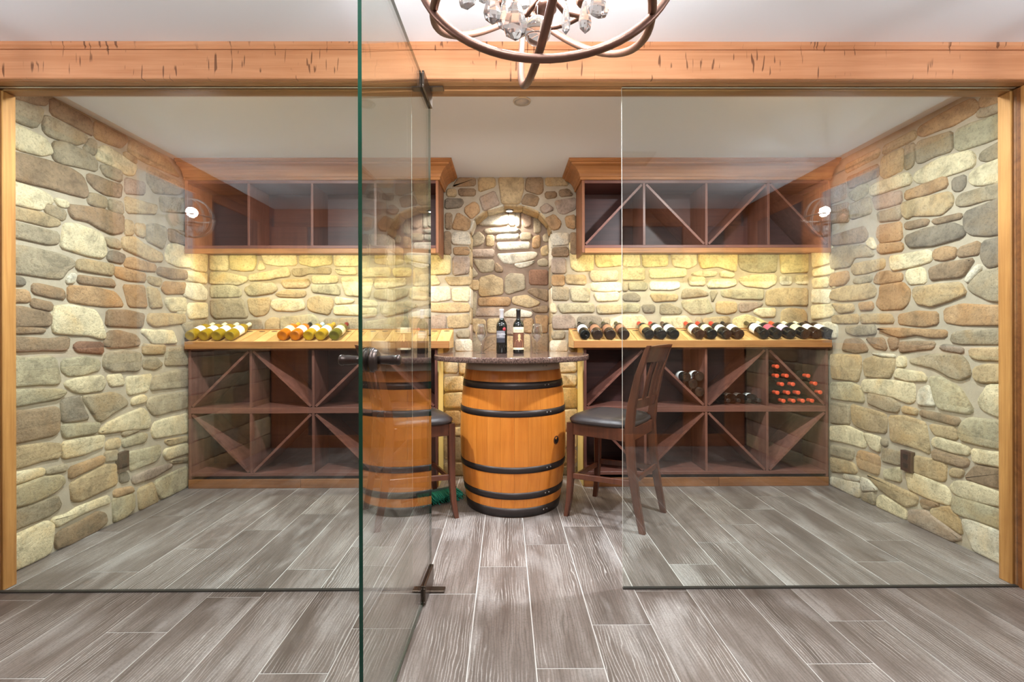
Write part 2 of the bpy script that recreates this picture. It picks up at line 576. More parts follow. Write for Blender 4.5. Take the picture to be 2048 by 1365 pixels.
def trace(data, ox, oy, scale, wall, parent):
    """each entry: colour key then x y pairs in tens of zoomed pixels read off the photograph, laid on the wall's own plane"""
    for ent in data.replace('\n', ' ').split(';'):
        ent = ent.split()
        if not ent:
            continue
        key = ent[0]; nums = [float(t) * 10 for t in ent[1:]]
        for i in range(0, len(nums), 2):
            if wall == 'R' and ox == 1655 and nums[i] <= 125: nums[i] -= 70
            if wall == 'L' and ox == 30 and scale < 6 and nums[i] >= 1885: nums[i] += 50
        poly = []
        for i in range(0, len(nums), 2):
            px, py = ox + nums[i] / scale, oy + nums[i + 1] / scale
            if wall == 'L': p = on_x(px, py, XL + 0.012); poly.append((p.y, p.z))
            elif wall == 'R': p = on_x(px, py, XR - 0.012); poly.append((p.y, p.z))
            elif wall == 'B': p = on_y(px, py, YB - 0.012); poly.append((p.x, p.z))
            else: p = on_y(px, py, YN - 0.012); poly.append((p.x, p.z))
        zmax = ZC - 0.004
        poly = [(min(max(u, -9), YB - 0.02) if wall in 'LR' else u, min(max(v, 0.004), zmax)) for u, v in poly]
        make_stone(poly, dict(L=FN_L, R=FN_R, B=FN_B, N=FN_N)[wall], key, parent)


# ------------------------------------------------------------------ floor, ceiling
floor = MB().box(XL - 0.1, XR + 0.1, YR - 0.1, YB + 0.1, -0.06, -0.0012).build('floor', 'grout')
tag(floor, 'grey-brown wood-look plank tile floor with pale grout lines', 'floor', kind='structure')
PW, PL = 0.2288, 0.90
for kx in range(-11, 12):
    x0 = -0.131 + PW * kx
    j0 = (2.306 + 0.2285 * kx) % PL
    y = j0 - PL - 1.0
    while y < YB:
        y0, y1 = max(y, YR), min(y + PL, YB)
        xa, xb = max(x0, XL), min(x0 + PW, XR)
        if y1 - y0 > 0.03 and xb - xa > 0.02:
            MB().box(xa + 0.0022, xb - 0.0022, y0 + 0.0022, y1 - 0.0022, -0.01, 0.0).build('plank', 'plank_tile', floor)
        y += PL
ceiling = MB().box(XL - 0.1, XR + 0.1, YR - 0.1, YB + 0.1, ZC, ZC + 0.08).build('ceiling', 'ceiling_paint')
tag(ceiling, 'smooth white painted ceiling over both rooms', 'ceiling', kind='structure')

# ------------------------------------------------------------------ walls
wall_left = MB().box(XL - 0.1, XL, YR - 0.1, YB + 0.1, 0, ZC).build('wall_left', 'mortar')
tag(wall_left, 'left fieldstone wall with mortar joints', 'wall', kind='structure')
wall_right = MB().box(XR, XR + 0.1, YR - 0.1, YB + 0.1, 0, ZC).build('wall_right', 'mortar')
tag(wall_right, 'right fieldstone wall with mortar joints', 'wall', kind='structure')

# back wall with an arched niche
NX, NA, NZ0, NSP, NB = 0.0405, 0.3228, 0.93, 1.919, 0.214
m = MB()
def quad(x0, x1, z0, z1): m.add([(x0, YB, z0), (x1, YB, z0), (x1, YB, z1), (x0, YB, z1)], [(0, 1, 2, 3)])
quad(XL, NX - NA, 0, ZC); quad(NX + NA, XR, 0, ZC); quad(NX - NA, NX + NA, 0, NZ0)
NSEG = 20
arc = [(NX - NA * math.cos(math.pi * i / NSEG), NSP + NB * math.sin(math.pi * i / NSEG)) for i in range(NSEG + 1)]
for i in range(NSEG):
    (xa, za), (xb, zb) = arc[i], arc[i + 1]
    m.add([(xa, YB, za), (xb, YB, zb), (xb, YB, ZC), (xa, YB, ZC)], [(0, 1, 2, 3)])
m.box(XL, XR, YN + 0.02, YN + 0.1, 0, ZC)
wall_back = m.build('wall_back', 'mortar', fixn=False)
tag(wall_back, 'stone back wall with an arched niche in the middle', 'wall', kind='structure')
m = MB()
outline = [(NX - NA, NZ0)] + arc + [(NX + NA, NZ0)]
for i in range(len(outline)):
    (xa, za), (xb, zb) = outline[i], outline[(i + 1) % len(outline)]
    m.add([(xa, YB, za), (xb, YB, zb), (xb, YN, zb), (xa, YN, za)], [(0, 1, 2, 3)])
m.add([(x, YN, z) for x, z in outline], [list(range(len(outline)))])
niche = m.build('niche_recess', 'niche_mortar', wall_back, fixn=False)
# thin stones lining the soffit and sides of the arch
def lining(p, q):
    p, q = Vector(p), Vector(q)
    t = (q - p); L = t.length; t.normalize(); nrm = Vector((-t.y, t.x))
    if nrm.dot(Vector((NX, 1.6)) - p) < 0: nrm = -nrm
    fn = lambda u, v, d: (p.x + t.x * u + nrm.x * d, v, p.y + t.y * u + nrm.y * d)
    g = 0.006
    make_stone([(g, YB + 0.002), (L - g, YB + 0.002), (L - g, YN - 0.01), (g, YN - 0.01)], fn, random.choice('ttwgp'), wall_back, 0.010)
for i in range(0, NSEG, 3):
    lining(arc[i], arc[min(i + 3, NSEG)])
zz = NZ0
while zz < NSP - 0.04:
    z2 = min(zz + random.uniform(0.11, 0.2), NSP)
    lining((NX - NA, zz), (NX - NA, z2)); lining((NX + NA, z2), (NX + NA, zz)); zz = z2

S = 5.689; S2 = 6.204
trace('''b -6 -2 36 2 40 6 38 18 20 15 -6 7 ; b 43 10 88 34 90 52 43 27 ; o 92 36 128 54 129 58 122 66 92 54 ; t 132 57 175 80 188 99 150 82 130 71 ;
g -6 10 10 13 33 22 30 34 24 43 7 37 -6 29 ; g 35 29 48 34 83 52 81 60 70 62 50 56 38 51 33 44 ; g 87 55 94 59 94 69 90 74 79 67 84 60 ;
c -6 38 7 42 22 49 36 55 42 67 43 72 32 74 7 68 -6 62 ; g 46 60 60 60 88 74 95 82 94 93 82 89 70 86 50 82 44 76 ;
c 98 66 106 64 124 76 140 86 137 97 130 97 110 86 94 78 ; g 98 86 106 86 122 92 122 104 104 98 ;
b -6 71 7 73 36 81 58 87 66 91 78 98 82 108 84 117 82 123 62 117 40 111 7 103 -6 99 ; b 85 96 96 99 110 105 124 108 122 122 104 119 92 112 84 103 ;
c -6 104 7 107 30 114 43 121 43 129 36 128 33 137 7 131 -6 127 ; c 46 123 63 128 63 134 52 132 ; g 86 118 94 119 105 123 105 134 90 131 85 128 ;
g 108 125 122 127 124 141 112 139 108 134 ; p 127 100 148 106 148 119 127 117 ; g 152 87 187 105 191 112 186 119 160 117 152 104 ; t 127 122 163 132 161 141 129 139 ;
g 166 122 192 124 192 140 168 137 ; t 126 71 140 77 139 84 127 78''', 30, 180, S, 'L', wall_left)
trace('''g 35 6 44 6 60 13 58 23 50 21 37 15 ; b 63 6 80 7 100 11 124 18 124 37 112 39 98 33 84 24 67 21 63 14 ; t 127 22 136 25 136 40 127 40 ; t 139 27 148 28 148 43 139 40 ;
t -6 9 7 10 34 16 52 24 53 29 40 30 7 22 -6 20 ; g -6 25 7 27 30 33 51 38 51 49 40 51 7 43 -6 41 ; c 58 28 70 28 98 38 103 50 105 62 100 66 84 63 54 54 56 44 ;
g 104 43 118 45 121 52 121 56 107 52 105 47 ; t 124 43 136 42 150 52 168 62 168 70 156 70 140 62 124 55 ; g 151 30 160 28 172 32 172 44 169 55 151 46 ;
b 175 33 193 37 193 51 177 47 ; c 176 51 184 50 195 55 194 77 186 76 174 70 172 62 ; g -6 51 10 53 50 61 67 68 69 74 62 78 55 90 40 89 10 84 -6 83 ;
d 107 59 114 58 127 64 123 73 106 68 ; t 72 70 80 68 113 74 112 86 90 82 71 79 ; o 129 67 136 66 161 74 161 81 150 80 126 76 ; o 115 77 124 78 149 84 149 93 130 91 115 87 ;
b 165 77 191 81 191 90 178 89 163 84 ; w 60 94 63 86 68 84 71 86 69 92 66 95 ; b 73 86 90 88 112 91 115 99 90 96 73 94 ; t 153 87 169 90 167 98 158 96 152 92 ;
o 172 93 190 95 189 107 173 107 168 102 ; d -6 87 8 88 13 92 12 97 -6 97 ; b 22 96 30 96 57 103 59 113 40 111 22 106 ; o 63 99 90 99 115 105 121 112 125 121 104 121 80 118 62 115 ;
o 125 97 148 98 151 122 131 121 ; t 152 99 164 102 169 122 155 123 ; c 173 112 190 112 190 126 179 127 172 118 ; o -6 103 16 104 19 112 18 117 -6 116 ; b 21 113 45 118 43 126 20 122 ;
c 46 121 66 120 92 126 98 136 104 156 100 158 84 154 46 152 44 142 ; b -6 122 12 123 42 131 41 143 -6 144 ; b 107 126 130 126 149 131 146 146 105 143 ;
t 153 130 190 131 190 140 160 144 152 139''', 30, 400, S, 'L', wall_left)
trace('''b -6 19 7 20 35 22 34 25 7 27 -6 26 ; b -6 31 40 34 63 31 62 43 58 46 30 46 -6 47 ; r 74 37 100 38 101 50 72 48 68 42 ; b 108 25 120 24 138 29 143 36 142 41 108 43 102 40 ;
c 147 23 180 24 185 38 158 38 151 30 145 26 ; t 147 40 171 40 171 50 147 51 ; g 106 50 124 46 144 50 144 66 140 69 112 70 103 65 103 56 ; g 148 56 160 54 169 62 160 68 147 66 ;
g 175 44 192 43 193 63 172 63 ; n -6 51 8 54 14 55 40 53 48 56 53 80 50 84 26 85 -6 87 ; n 56 58 80 54 97 58 97 68 80 74 62 75 55 68 ; c 58 83 74 78 100 75 104 84 100 92 80 95 70 94 60 88 ;
c 106 75 122 73 126 85 110 87 ; c 128 77 157 74 152 92 130 97 ; g 160 76 180 70 193 68 193 87 155 91 ; n -6 92 30 91 52 91 59 94 50 101 24 105 7 109 -6 110 ; d 55 104 62 101 75 99 79 112 86 124 70 127 55 128 ;
g 78 99 90 97 112 94 121 97 129 104 130 108 112 119 100 127 96 126 87 112 ; c 135 101 146 97 150 100 149 105 134 108 ; b -6 116 24 115 49 111 51 118 51 138 46 143 7 151 -6 152 ;
g 153 102 160 99 193 93 193 111 166 119 158 119 151 108 ; c 96 139 106 130 124 121 146 112 152 117 155 127 153 134 143 136 102 140 ; c 160 128 193 118 193 140 159 146 157 138 ; n 55 132 98 129 94 138 91 140 58 146 55 140''', 30, 620, S, 'L', wall_left)
trace('''g 123 14 142 10 143 13 125 19 ; c 56 26 80 21 103 18 102 31 78 40 56 44 ; t 7 31 40 27 54 28 53 42 34 46 7 54 -6 57 -6 34 ; t 107 23 120 21 120 31 105 34 ;
n 123 23 148 16 152 18 149 26 124 31 ; t 171 24 193 19 193 24 177 29 ; g 104 37 117 34 118 45 104 48 ; n 132 37 166 29 166 40 160 48 132 58 ; c 172 34 193 27 193 38 174 45 170 40 ;
g 178 47 193 43 193 48 181 50 ; g 37 56 60 51 61 57 38 62 ; o 64 55 102 41 102 49 82 59 63 68 ; c -6 62 7 60 34 55 35 62 7 72 -6 75 ; t 65 72 82 63 102 52 117 51 117 73 92 85 76 92 67 92 ;
n -6 80 7 76 30 67 54 63 59 70 49 81 30 91 20 96 -6 101 ; d 121 62 130 60 131 69 121 72 ; p 134 66 150 59 178 50 180 53 160 65 137 73 ; n 161 70 192 53 193 77 180 85 167 90 161 78 ;
o 114 80 134 76 136 82 115 88 ; t 142 79 158 71 164 93 143 104 ; n 113 90 136 84 136 100 128 111 114 118 ; g -6 106 20 99 49 86 54 98 40 109 7 123 -6 127 ; c 44 112 60 108 74 99 108 86 110 94 74 108 50 121 47 118''', 30, 840, S, 'L', wall_left)
trace('''b 53 70 60 64 104 40 114 42 116 52 104 66 84 76 66 84 53 86 ; c -6 72 10 66 40 52 50 56 50 64 46 86 40 94 20 106 -6 114''', 30, 960, S2, 'L', wall_left)
trace('''c 10 -6 32 -6 31 25 22 24 9 19 ; c 6 25 32 27 31 38 6 34 ; w 7 38 24 39 31 46 30 57 20 57 5 52 4 46 ; c 11 61 31 61 31 77 12 78 9 70 ; c -4 57 7 61 7 73 -2 73 ; g 3 84 20 81 32 80 33 97 10 97''', 360, 500, S, 'L', wall_left)

trace('''o 174 8 190 2 206 -4 206 10 178 20 172 17 ; o 103 43 120 32 162 10 171 18 165 26 140 41 128 45 107 53 101 50 ; t 62 65 98 46 99 55 84 62 61 74 ; t 20 86 58 67 56 76 20 95 ;
g 171 23 206 10 206 20 180 29 169 31 ; n 144 47 158 40 206 23 206 49 180 59 149 69 143 66 ; g 103 59 124 53 139 48 140 69 120 75 106 83 100 83 99 66 ; g 87 63 97 61 97 80 95 87 87 91 ;
c 98 96 106 90 126 78 160 69 166 74 165 86 150 92 110 106 100 106 96 102 ; g 173 71 206 53 206 72 180 81 171 79 ; c 162 94 174 86 206 74 206 104 172 108 164 108 160 102 ; c 48 110 60 104 88 95 93 98 94 106 70 114 50 120 47 116 ;
o 97 112 132 99 135 110 110 119 87 125 87 116 ; d 141 102 155 97 155 108 150 115 141 115 ; g 150 119 206 103 206 123 180 125 158 131 147 131 145 126 ; t 84 130 100 124 136 117 141 124 140 132 128 142 96 143 90 147 85 143 ;
n 23 118 36 108 44 107 45 116 34 127 25 123 ; t 61 77 84 66 84 91 63 101 59 96 ; p 50 123 82 115 83 128 54 136 ; g 24 131 47 122 48 140 26 147 ; b 22 100 44 90 56 84 57 98 46 103 24 112 ; p 8 112 20 106 20 124 8 130 ; g 56 140 83 132 82 146 58 150 ; b 8 134 22 128 23 150 8 152''', 1655, 180, S, 'R', wall_right)
trace('''b 87 26 108 22 114 23 112 28 92 33 87 32 ; b 117 23 150 15 151 20 121 27 ; d 155 14 206 -7 206 37 180 41 162 40 155 34 153 24 ; d 89 42 110 33 140 27 152 31 155 38 150 43 120 52 94 54 89 50 ;
o 57 30 82 25 83 45 60 49 55 40 ; b 12 41 40 31 45 40 41 47 12 51 ; c 43 49 49 42 54 55 50 56 ; g 11 56 20 52 40 52 51 62 49 64 30 65 24 75 11 79 9 66 ; o 57 51 84 49 85 57 60 61 55 58 ;
o 119 58 132 53 145 55 144 65 130 69 119 67 ; b 149 55 170 47 171 61 150 65 147 62 ; d 175 47 206 41 206 69 186 77 178 75 173 64 ; c 70 65 86 62 112 57 118 62 116 70 100 75 74 80 71 76 ;
t 28 74 40 71 63 67 63 77 44 83 29 85 26 80 ; o 52 90 56 83 68 81 72 84 84 84 84 92 60 95 52 94 ; o 11 85 22 81 23 90 18 96 9 99 ; g 29 90 49 85 49 92 36 95 28 94 ; c 90 80 106 77 110 84 110 94 92 96 88 88 ;
b 115 79 130 73 165 67 152 87 130 90 117 91 ; w 156 92 158 86 170 74 173 75 172 80 160 94 ; g 173 83 190 79 206 75 206 117 184 115 165 106 159 100 161 95 ; t 11 104 20 99 46 96 53 100 53 109 40 113 14 115 9 112 ;
o 58 98 84 94 92 103 90 116 84 124 60 125 54 118 58 108 ; t 97 100 120 97 149 95 156 107 140 114 118 121 101 118 96 108 ; t 12 119 28 119 29 127 13 129 ; o 35 118 50 116 51 124 37 126 ; t 11 132 34 131 34 140 11 140 ;
t 37 131 70 130 74 139 60 140 37 140 ; o 79 131 100 127 123 128 123 141 110 144 79 141 ; o 131 125 150 119 206 122 206 142 150 142 132 139''', 1655, 400, S, 'R', wall_right)
trace('''g 20 19 52 18 54 28 30 29 20 25 ; o 57 22 70 21 133 24 133 31 116 31 100 28 82 31 69 27 ; g 141 27 156 24 206 23 206 39 150 39 139 36 ; b 19 34 34 32 40 37 45 47 30 49 16 46 ; b 43 33 62 32 66 45 53 44 ;
b 67 32 79 32 78 43 71 45 ; b 81 37 121 37 118 44 100 46 81 48 ; d 126 43 132 40 152 44 152 49 130 46 ; t 159 45 206 43 206 59 186 57 172 57 161 54 ; t 10 51 36 52 37 66 33 81 11 78 ;
t 40 57 50 53 62 56 76 57 74 68 70 77 42 76 40 66 ; w 49 50 74 51 75 54 60 53 ; c 78 54 87 54 87 65 77 65 ; c 78 67 90 69 107 72 112 81 90 81 74 76 ; g 91 57 118 51 149 51 157 60 161 75 150 79 140 77 120 67 93 60 ;
t 165 67 178 63 206 64 206 81 174 84 166 80 ; c 40 80 60 79 97 84 98 104 90 107 76 100 40 93 38 86 ; n 10 83 26 83 37 88 41 105 20 103 10 101 ; g 45 95 72 100 81 108 79 117 66 115 45 106 ; w 104 90 114 87 122 110 102 108 101 100 ;
n 115 77 124 76 149 89 151 93 164 116 159 119 127 113 121 104 ; c 170 103 182 86 206 86 206 124 190 121 174 113 ; t 84 110 101 114 100 120 84 117 ; b 105 115 149 124 147 132 130 128 105 121 ; g 10 105 24 108 24 130 10 129 ;
t 27 108 64 119 66 125 65 141 44 137 31 132 27 126 ; t 70 121 86 121 109 129 111 142 115 165 104 159 71 149''', 1655, 620, S, 'R', wall_right)
trace('''t 115 6 145 10 146 23 121 17 116 10 ; n 151 6 160 -1 206 3 206 35 180 31 151 23 149 14 ; c 9 8 20 7 39 15 43 28 40 32 24 27 9 23 ; c 40 16 46 17 59 21 58 38 48 32 ; g 61 21 67 23 67 30 61 29 ; g 10 29 29 35 27 45 10 40 ;
o 35 35 57 41 58 50 56 63 35 55 33 44 ; g 62 33 82 37 82 52 61 47 ; c 118 22 124 20 160 32 159 40 140 37 118 30 ; b 119 35 159 45 157 51 152 53 119 45 ; c 163 34 206 39 206 55 165 48 ; t 97 41 116 45 133 51 132 69 126 70 97 60 ;
t 138 58 142 55 153 57 150 66 138 64 ; b 154 66 167 53 206 59 206 81 171 73 ; t 9 43 28 49 32 58 31 61 10 59 ; n 63 57 82 55 82 71 63 66 ; c 88 60 100 62 134 77 138 86 138 97 120 92 90 79 ; c 138 76 144 70 160 71 196 84 198 90 196 98 180 97 150 88 140 82 ;
w 17 62 35 66 35 70 19 68 ; w 9 65 16 69 35 72 35 91 20 85 9 78 ; w 37 66 46 69 56 80 38 81 ; t 43 62 56 67 99 86 101 90 100 96 88 99 72 89 57 78 ; g 38 84 52 83 53 99 38 93 ; c 56 90 60 86 72 92 88 102 88 117 70 110 55 102 ;
b 105 91 118 93 127 97 114 101 107 100 ; n 141 87 160 93 194 103 206 107 206 129 190 122 150 109 140 103 ; p 92 103 112 104 128 116 151 135 140 139 120 129 92 117 ; t 117 101 138 99 147 112 151 131 130 117 116 108''', 1655, 840, S, 'R', wall_right)
trace('w 89 51 100 50 142 67 152 71 152 113 130 100 105 88', 1775, 960, S2, 'R', wall_right)
trace('''c 172 -6 195 -6 195 14 173 20 ; c 173 23 197 18 197 27 174 30 ; c 172 33 190 32 190 42 173 43 ; c 192 30 199 29 199 43 194 43 ; w 172 46 193 46 192 60 172 60 ; c 172 64 197 62 197 75 173 79 ; w 172 84 190 82 200 86 200 100 172 100''', 1320, 500, S, 'R', wall_right)

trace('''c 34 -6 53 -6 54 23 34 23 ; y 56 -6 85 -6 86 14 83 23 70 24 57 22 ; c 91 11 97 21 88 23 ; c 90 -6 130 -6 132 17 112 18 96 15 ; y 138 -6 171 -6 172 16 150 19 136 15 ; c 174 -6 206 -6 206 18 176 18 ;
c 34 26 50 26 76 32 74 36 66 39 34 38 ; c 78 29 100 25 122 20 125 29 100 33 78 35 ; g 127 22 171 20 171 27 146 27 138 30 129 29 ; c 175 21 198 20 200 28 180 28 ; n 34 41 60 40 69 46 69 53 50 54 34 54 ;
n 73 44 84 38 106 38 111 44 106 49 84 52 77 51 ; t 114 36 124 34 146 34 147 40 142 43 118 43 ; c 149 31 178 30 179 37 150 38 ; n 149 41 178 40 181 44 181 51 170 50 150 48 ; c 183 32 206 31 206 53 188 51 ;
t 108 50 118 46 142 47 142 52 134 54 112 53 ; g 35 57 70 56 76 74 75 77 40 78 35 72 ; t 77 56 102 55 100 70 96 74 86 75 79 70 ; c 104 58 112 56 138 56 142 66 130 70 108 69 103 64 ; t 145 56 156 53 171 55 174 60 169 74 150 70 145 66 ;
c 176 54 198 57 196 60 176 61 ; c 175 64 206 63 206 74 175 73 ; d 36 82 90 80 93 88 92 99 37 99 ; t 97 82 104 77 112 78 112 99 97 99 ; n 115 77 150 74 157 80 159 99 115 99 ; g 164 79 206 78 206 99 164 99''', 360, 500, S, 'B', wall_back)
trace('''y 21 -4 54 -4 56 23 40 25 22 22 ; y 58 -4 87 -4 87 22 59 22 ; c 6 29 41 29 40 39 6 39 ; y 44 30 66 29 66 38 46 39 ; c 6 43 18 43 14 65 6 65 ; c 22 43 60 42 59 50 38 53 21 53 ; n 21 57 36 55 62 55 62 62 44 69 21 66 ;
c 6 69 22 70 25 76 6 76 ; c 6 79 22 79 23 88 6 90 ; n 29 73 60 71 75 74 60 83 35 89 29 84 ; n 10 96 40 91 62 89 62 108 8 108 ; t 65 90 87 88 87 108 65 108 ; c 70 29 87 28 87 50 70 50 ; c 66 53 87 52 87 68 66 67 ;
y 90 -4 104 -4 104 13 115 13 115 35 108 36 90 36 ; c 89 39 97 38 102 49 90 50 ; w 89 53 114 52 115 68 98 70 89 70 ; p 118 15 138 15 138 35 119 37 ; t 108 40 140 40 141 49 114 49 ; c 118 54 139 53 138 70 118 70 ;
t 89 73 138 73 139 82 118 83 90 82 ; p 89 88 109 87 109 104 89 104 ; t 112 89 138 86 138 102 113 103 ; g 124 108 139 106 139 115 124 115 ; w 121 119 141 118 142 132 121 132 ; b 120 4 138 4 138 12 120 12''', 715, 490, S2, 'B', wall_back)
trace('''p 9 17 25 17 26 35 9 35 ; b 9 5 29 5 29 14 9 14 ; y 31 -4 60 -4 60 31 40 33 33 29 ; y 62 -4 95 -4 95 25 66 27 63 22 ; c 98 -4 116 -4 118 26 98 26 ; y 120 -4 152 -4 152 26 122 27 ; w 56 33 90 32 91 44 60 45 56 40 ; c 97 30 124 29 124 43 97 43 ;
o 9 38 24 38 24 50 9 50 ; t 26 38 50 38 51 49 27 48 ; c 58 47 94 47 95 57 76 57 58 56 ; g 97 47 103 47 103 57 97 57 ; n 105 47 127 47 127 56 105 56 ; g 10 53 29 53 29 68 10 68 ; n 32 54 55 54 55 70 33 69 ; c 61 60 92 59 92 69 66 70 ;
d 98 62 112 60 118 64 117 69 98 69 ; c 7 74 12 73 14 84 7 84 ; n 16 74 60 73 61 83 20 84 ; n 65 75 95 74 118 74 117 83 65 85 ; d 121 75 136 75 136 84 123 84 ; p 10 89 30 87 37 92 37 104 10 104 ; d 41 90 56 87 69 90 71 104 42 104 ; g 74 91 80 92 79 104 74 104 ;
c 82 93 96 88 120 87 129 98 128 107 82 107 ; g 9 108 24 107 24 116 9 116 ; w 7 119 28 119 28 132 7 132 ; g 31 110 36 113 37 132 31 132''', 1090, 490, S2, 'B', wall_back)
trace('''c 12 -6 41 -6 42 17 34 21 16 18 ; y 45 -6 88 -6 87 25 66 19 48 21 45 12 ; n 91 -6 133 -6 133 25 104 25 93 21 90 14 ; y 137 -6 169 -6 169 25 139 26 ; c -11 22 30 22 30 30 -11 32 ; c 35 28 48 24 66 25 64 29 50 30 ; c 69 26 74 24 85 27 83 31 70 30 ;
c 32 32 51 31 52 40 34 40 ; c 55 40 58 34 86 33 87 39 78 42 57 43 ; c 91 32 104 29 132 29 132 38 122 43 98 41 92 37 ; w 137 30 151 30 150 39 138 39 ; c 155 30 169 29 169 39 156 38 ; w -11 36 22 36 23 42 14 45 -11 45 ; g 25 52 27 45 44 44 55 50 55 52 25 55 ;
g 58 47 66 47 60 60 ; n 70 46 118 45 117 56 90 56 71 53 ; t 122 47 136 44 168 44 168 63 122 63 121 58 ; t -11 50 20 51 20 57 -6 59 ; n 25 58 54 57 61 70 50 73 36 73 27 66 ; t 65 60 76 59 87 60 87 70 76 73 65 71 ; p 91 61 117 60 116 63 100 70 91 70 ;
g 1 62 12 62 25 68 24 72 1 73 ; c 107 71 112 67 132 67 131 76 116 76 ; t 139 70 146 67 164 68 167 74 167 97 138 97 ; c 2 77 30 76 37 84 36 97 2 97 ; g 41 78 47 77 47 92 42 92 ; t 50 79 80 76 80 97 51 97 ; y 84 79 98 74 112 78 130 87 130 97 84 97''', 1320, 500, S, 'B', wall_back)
trace('''b 27 36 33 20 49 20 49 34 28 35 ; t 52 20 68 20 69 35 53 40 ; t 72 20 96 20 96 38 92 52 75 52 ; b 99 20 115 20 115 40 111 43 98 39 ; t 118 20 134 20 140 34 118 34 ; t 21 38 30 38 30 45 21 45 ; b 33 38 49 38 49 44 34 44 ;
d 20 48 36 48 37 51 34 56 20 57 ; p 53 46 68 40 73 53 57 59 ; o 39 56 48 50 52 53 53 60 45 67 39 60 ; o 32 61 44 68 43 76 40 78 28 77 27 74 ; b 98 43 104 43 111 46 108 55 94 52 ; p 112 57 118 52 126 58 116 62 ; o 117 67 126 63 133 71 131 77 124 78 ;
b 117 41 128 41 128 46 118 47 ; b 131 39 140 38 145 44 132 45 ; p 127 50 147 47 147 57 136 62 131 61 ; w 28 81 43 81 44 92 28 92 26 88 ; w 124 82 140 81 140 92 124 93 ; o 28 95 42 95 43 102 28 102 ; b 124 96 139 95 139 103 124 103 ; b 20 62 26 62 26 77 20 77 ;
b 19 80 25 80 25 102 19 102 ; o 137 65 147 63 147 77 139 75 ; b 142 81 148 81 148 102 142 102''', 850, 300, 4.876, 'B', wall_back)
trace('''w 13 18 18 13 24 11 37 11 38 21 30 22 13 22 ; w 39 11 44 11 44 22 39 22 ; w 45 10 48 10 48 23 45 23 ; p 50 11 58 13 58 22 54 24 51 22 ; g 61 16 66 18 66 28 61 29 ; w 17 26 26 25 49 26 44 28 19 29 ; g 6 34 12 28 17 32 16 38 8 41 6 40 ; t 19 31 25 31 25 41 19 40 ;
w 28 31 36 30 48 30 46 34 27 35 ; g 49 29 58 29 58 35 49 35 ; w 28 38 57 37 57 42 30 44 ; o 60 33 66 31 66 41 60 42 ; g 69 31 74 29 74 36 70 37 ; p 6 44 25 44 25 50 6 50 ; w 28 48 60 46 64 47 61 51 40 56 34 55 ; t 67 42 73 40 73 48 68 49 ; w 43 57 62 54 56 58 48 60 ;
g 64 54 70 52 73 54 73 58 65 58 ; g 7 53 25 53 25 63 14 64 ; g 6 59 11 66 6 69 ; b 27 55 33 60 33 64 27 63 ; r 57 62 73 62 73 75 57 74 ; t 13 69 24 66 33 70 33 83 14 85 12 82 ; g 36 68 40 65 52 66 53 78 38 83 35 81 ; t 6 71 12 71 12 79 6 79 ; b 55 80 60 78 73 80 73 89 64 86 ;
o 12 87 38 86 40 88 39 93 12 93 ; t 42 86 54 84 66 90 65 92 56 95 42 91 ; p 10 96 34 95 34 102 10 102 ; w 35 100 42 96 50 97 59 100 58 103 35 103 ; g 6 82 10 82 9 102 6 103 ; b 59 96 73 93 73 99 62 99 ; t 20 105 34 105 34 117 20 117 ; p 36 105 50 105 50 119 36 118 ; o 52 105 60 105 59 117 52 116 ;
o 62 102 73 102 72 117 64 116 ; b 16 133 19 121 28 119 34 120 34 134 16 134 ; t 36 121 50 121 50 134 36 134 ; t 52 119 57 119 57 134 52 134 ; b 59 120 73 118 73 134 60 134 ; t 6 106 10 105 18 106 18 117 8 117 ; g 6 120 15 120 13 134 6 134''', 930, 400, 4.4056, 'N', wall_back)
trace('''c 4 15 16 16 16 25 4 25 ; c 18 15 38 15 38 26 18 26 ; c 4 30 23 29 23 41 4 42 ; c 4 45 21 44 21 57 4 57 ; t 4 61 18 61 18 73 4 73 ; c 4 76 20 76 20 82 4 82 ; g 4 85 18 84 19 105 4 104 ; g 4 109 20 108 22 120 4 120 ;
c 106 16 124 16 124 24 107 25 ; c 107 28 124 28 124 37 107 37 ; y 110 40 125 40 125 57 110 57 ; c 110 60 125 59 125 76 110 77 ; c 112 80 124 80 124 93 112 93 ; t 110 96 124 96 124 108 110 108 ; g 108 111 124 111 124 120 108 120''', 880, 690, 4.55, 'B', wall_back)
# coursed stones behind the barrel
z = 0.01
while z < 0.88:
    hgt = random.uniform(0.09, 0.15); x = -0.34
    while x < 0.40:
        wd = random.uniform(0.14, 0.26)
        make_stone([(x + .006, z + .005), (min(x + wd, .41) - .006, z + .005), (min(x + wd, .41) - .006, z + hgt - .006), (x + .006, z + hgt - .006)], FN_B, random.choice('cctgny'), wall_back)
        x += wd
    z += hgt
# stone wainscot of the front room's side walls
for wl, fn, sd in ((wall_left, FN_L, 3), (wall_right, FN_R, 4)):
    random.seed(sd); z = 0.008
    while z < 0.95:
        hgt = min(random.uniform(0.11, 0.2), 1.0 - z); y = YR + 0.01
        while y < 1.90:
            wd = random.uniform(0.2, 0.46); ye = min(y + wd, 1.925)
            if ye - y > 0.05:
                j = lambda: random.uniform(-.012, .012)
                make_stone([(y + .008, z + .008 + j() * .5), (ye - .008, z + .008 + j() * .5), (ye - .008 + j(), z + hgt - .008 + j() * .5), (y + .008 + j(), z + hgt - .008 + j() * .5)], fn, random.choice('cttgnbop'), wl)
            y = ye
        z += hgt
random.seed(11)

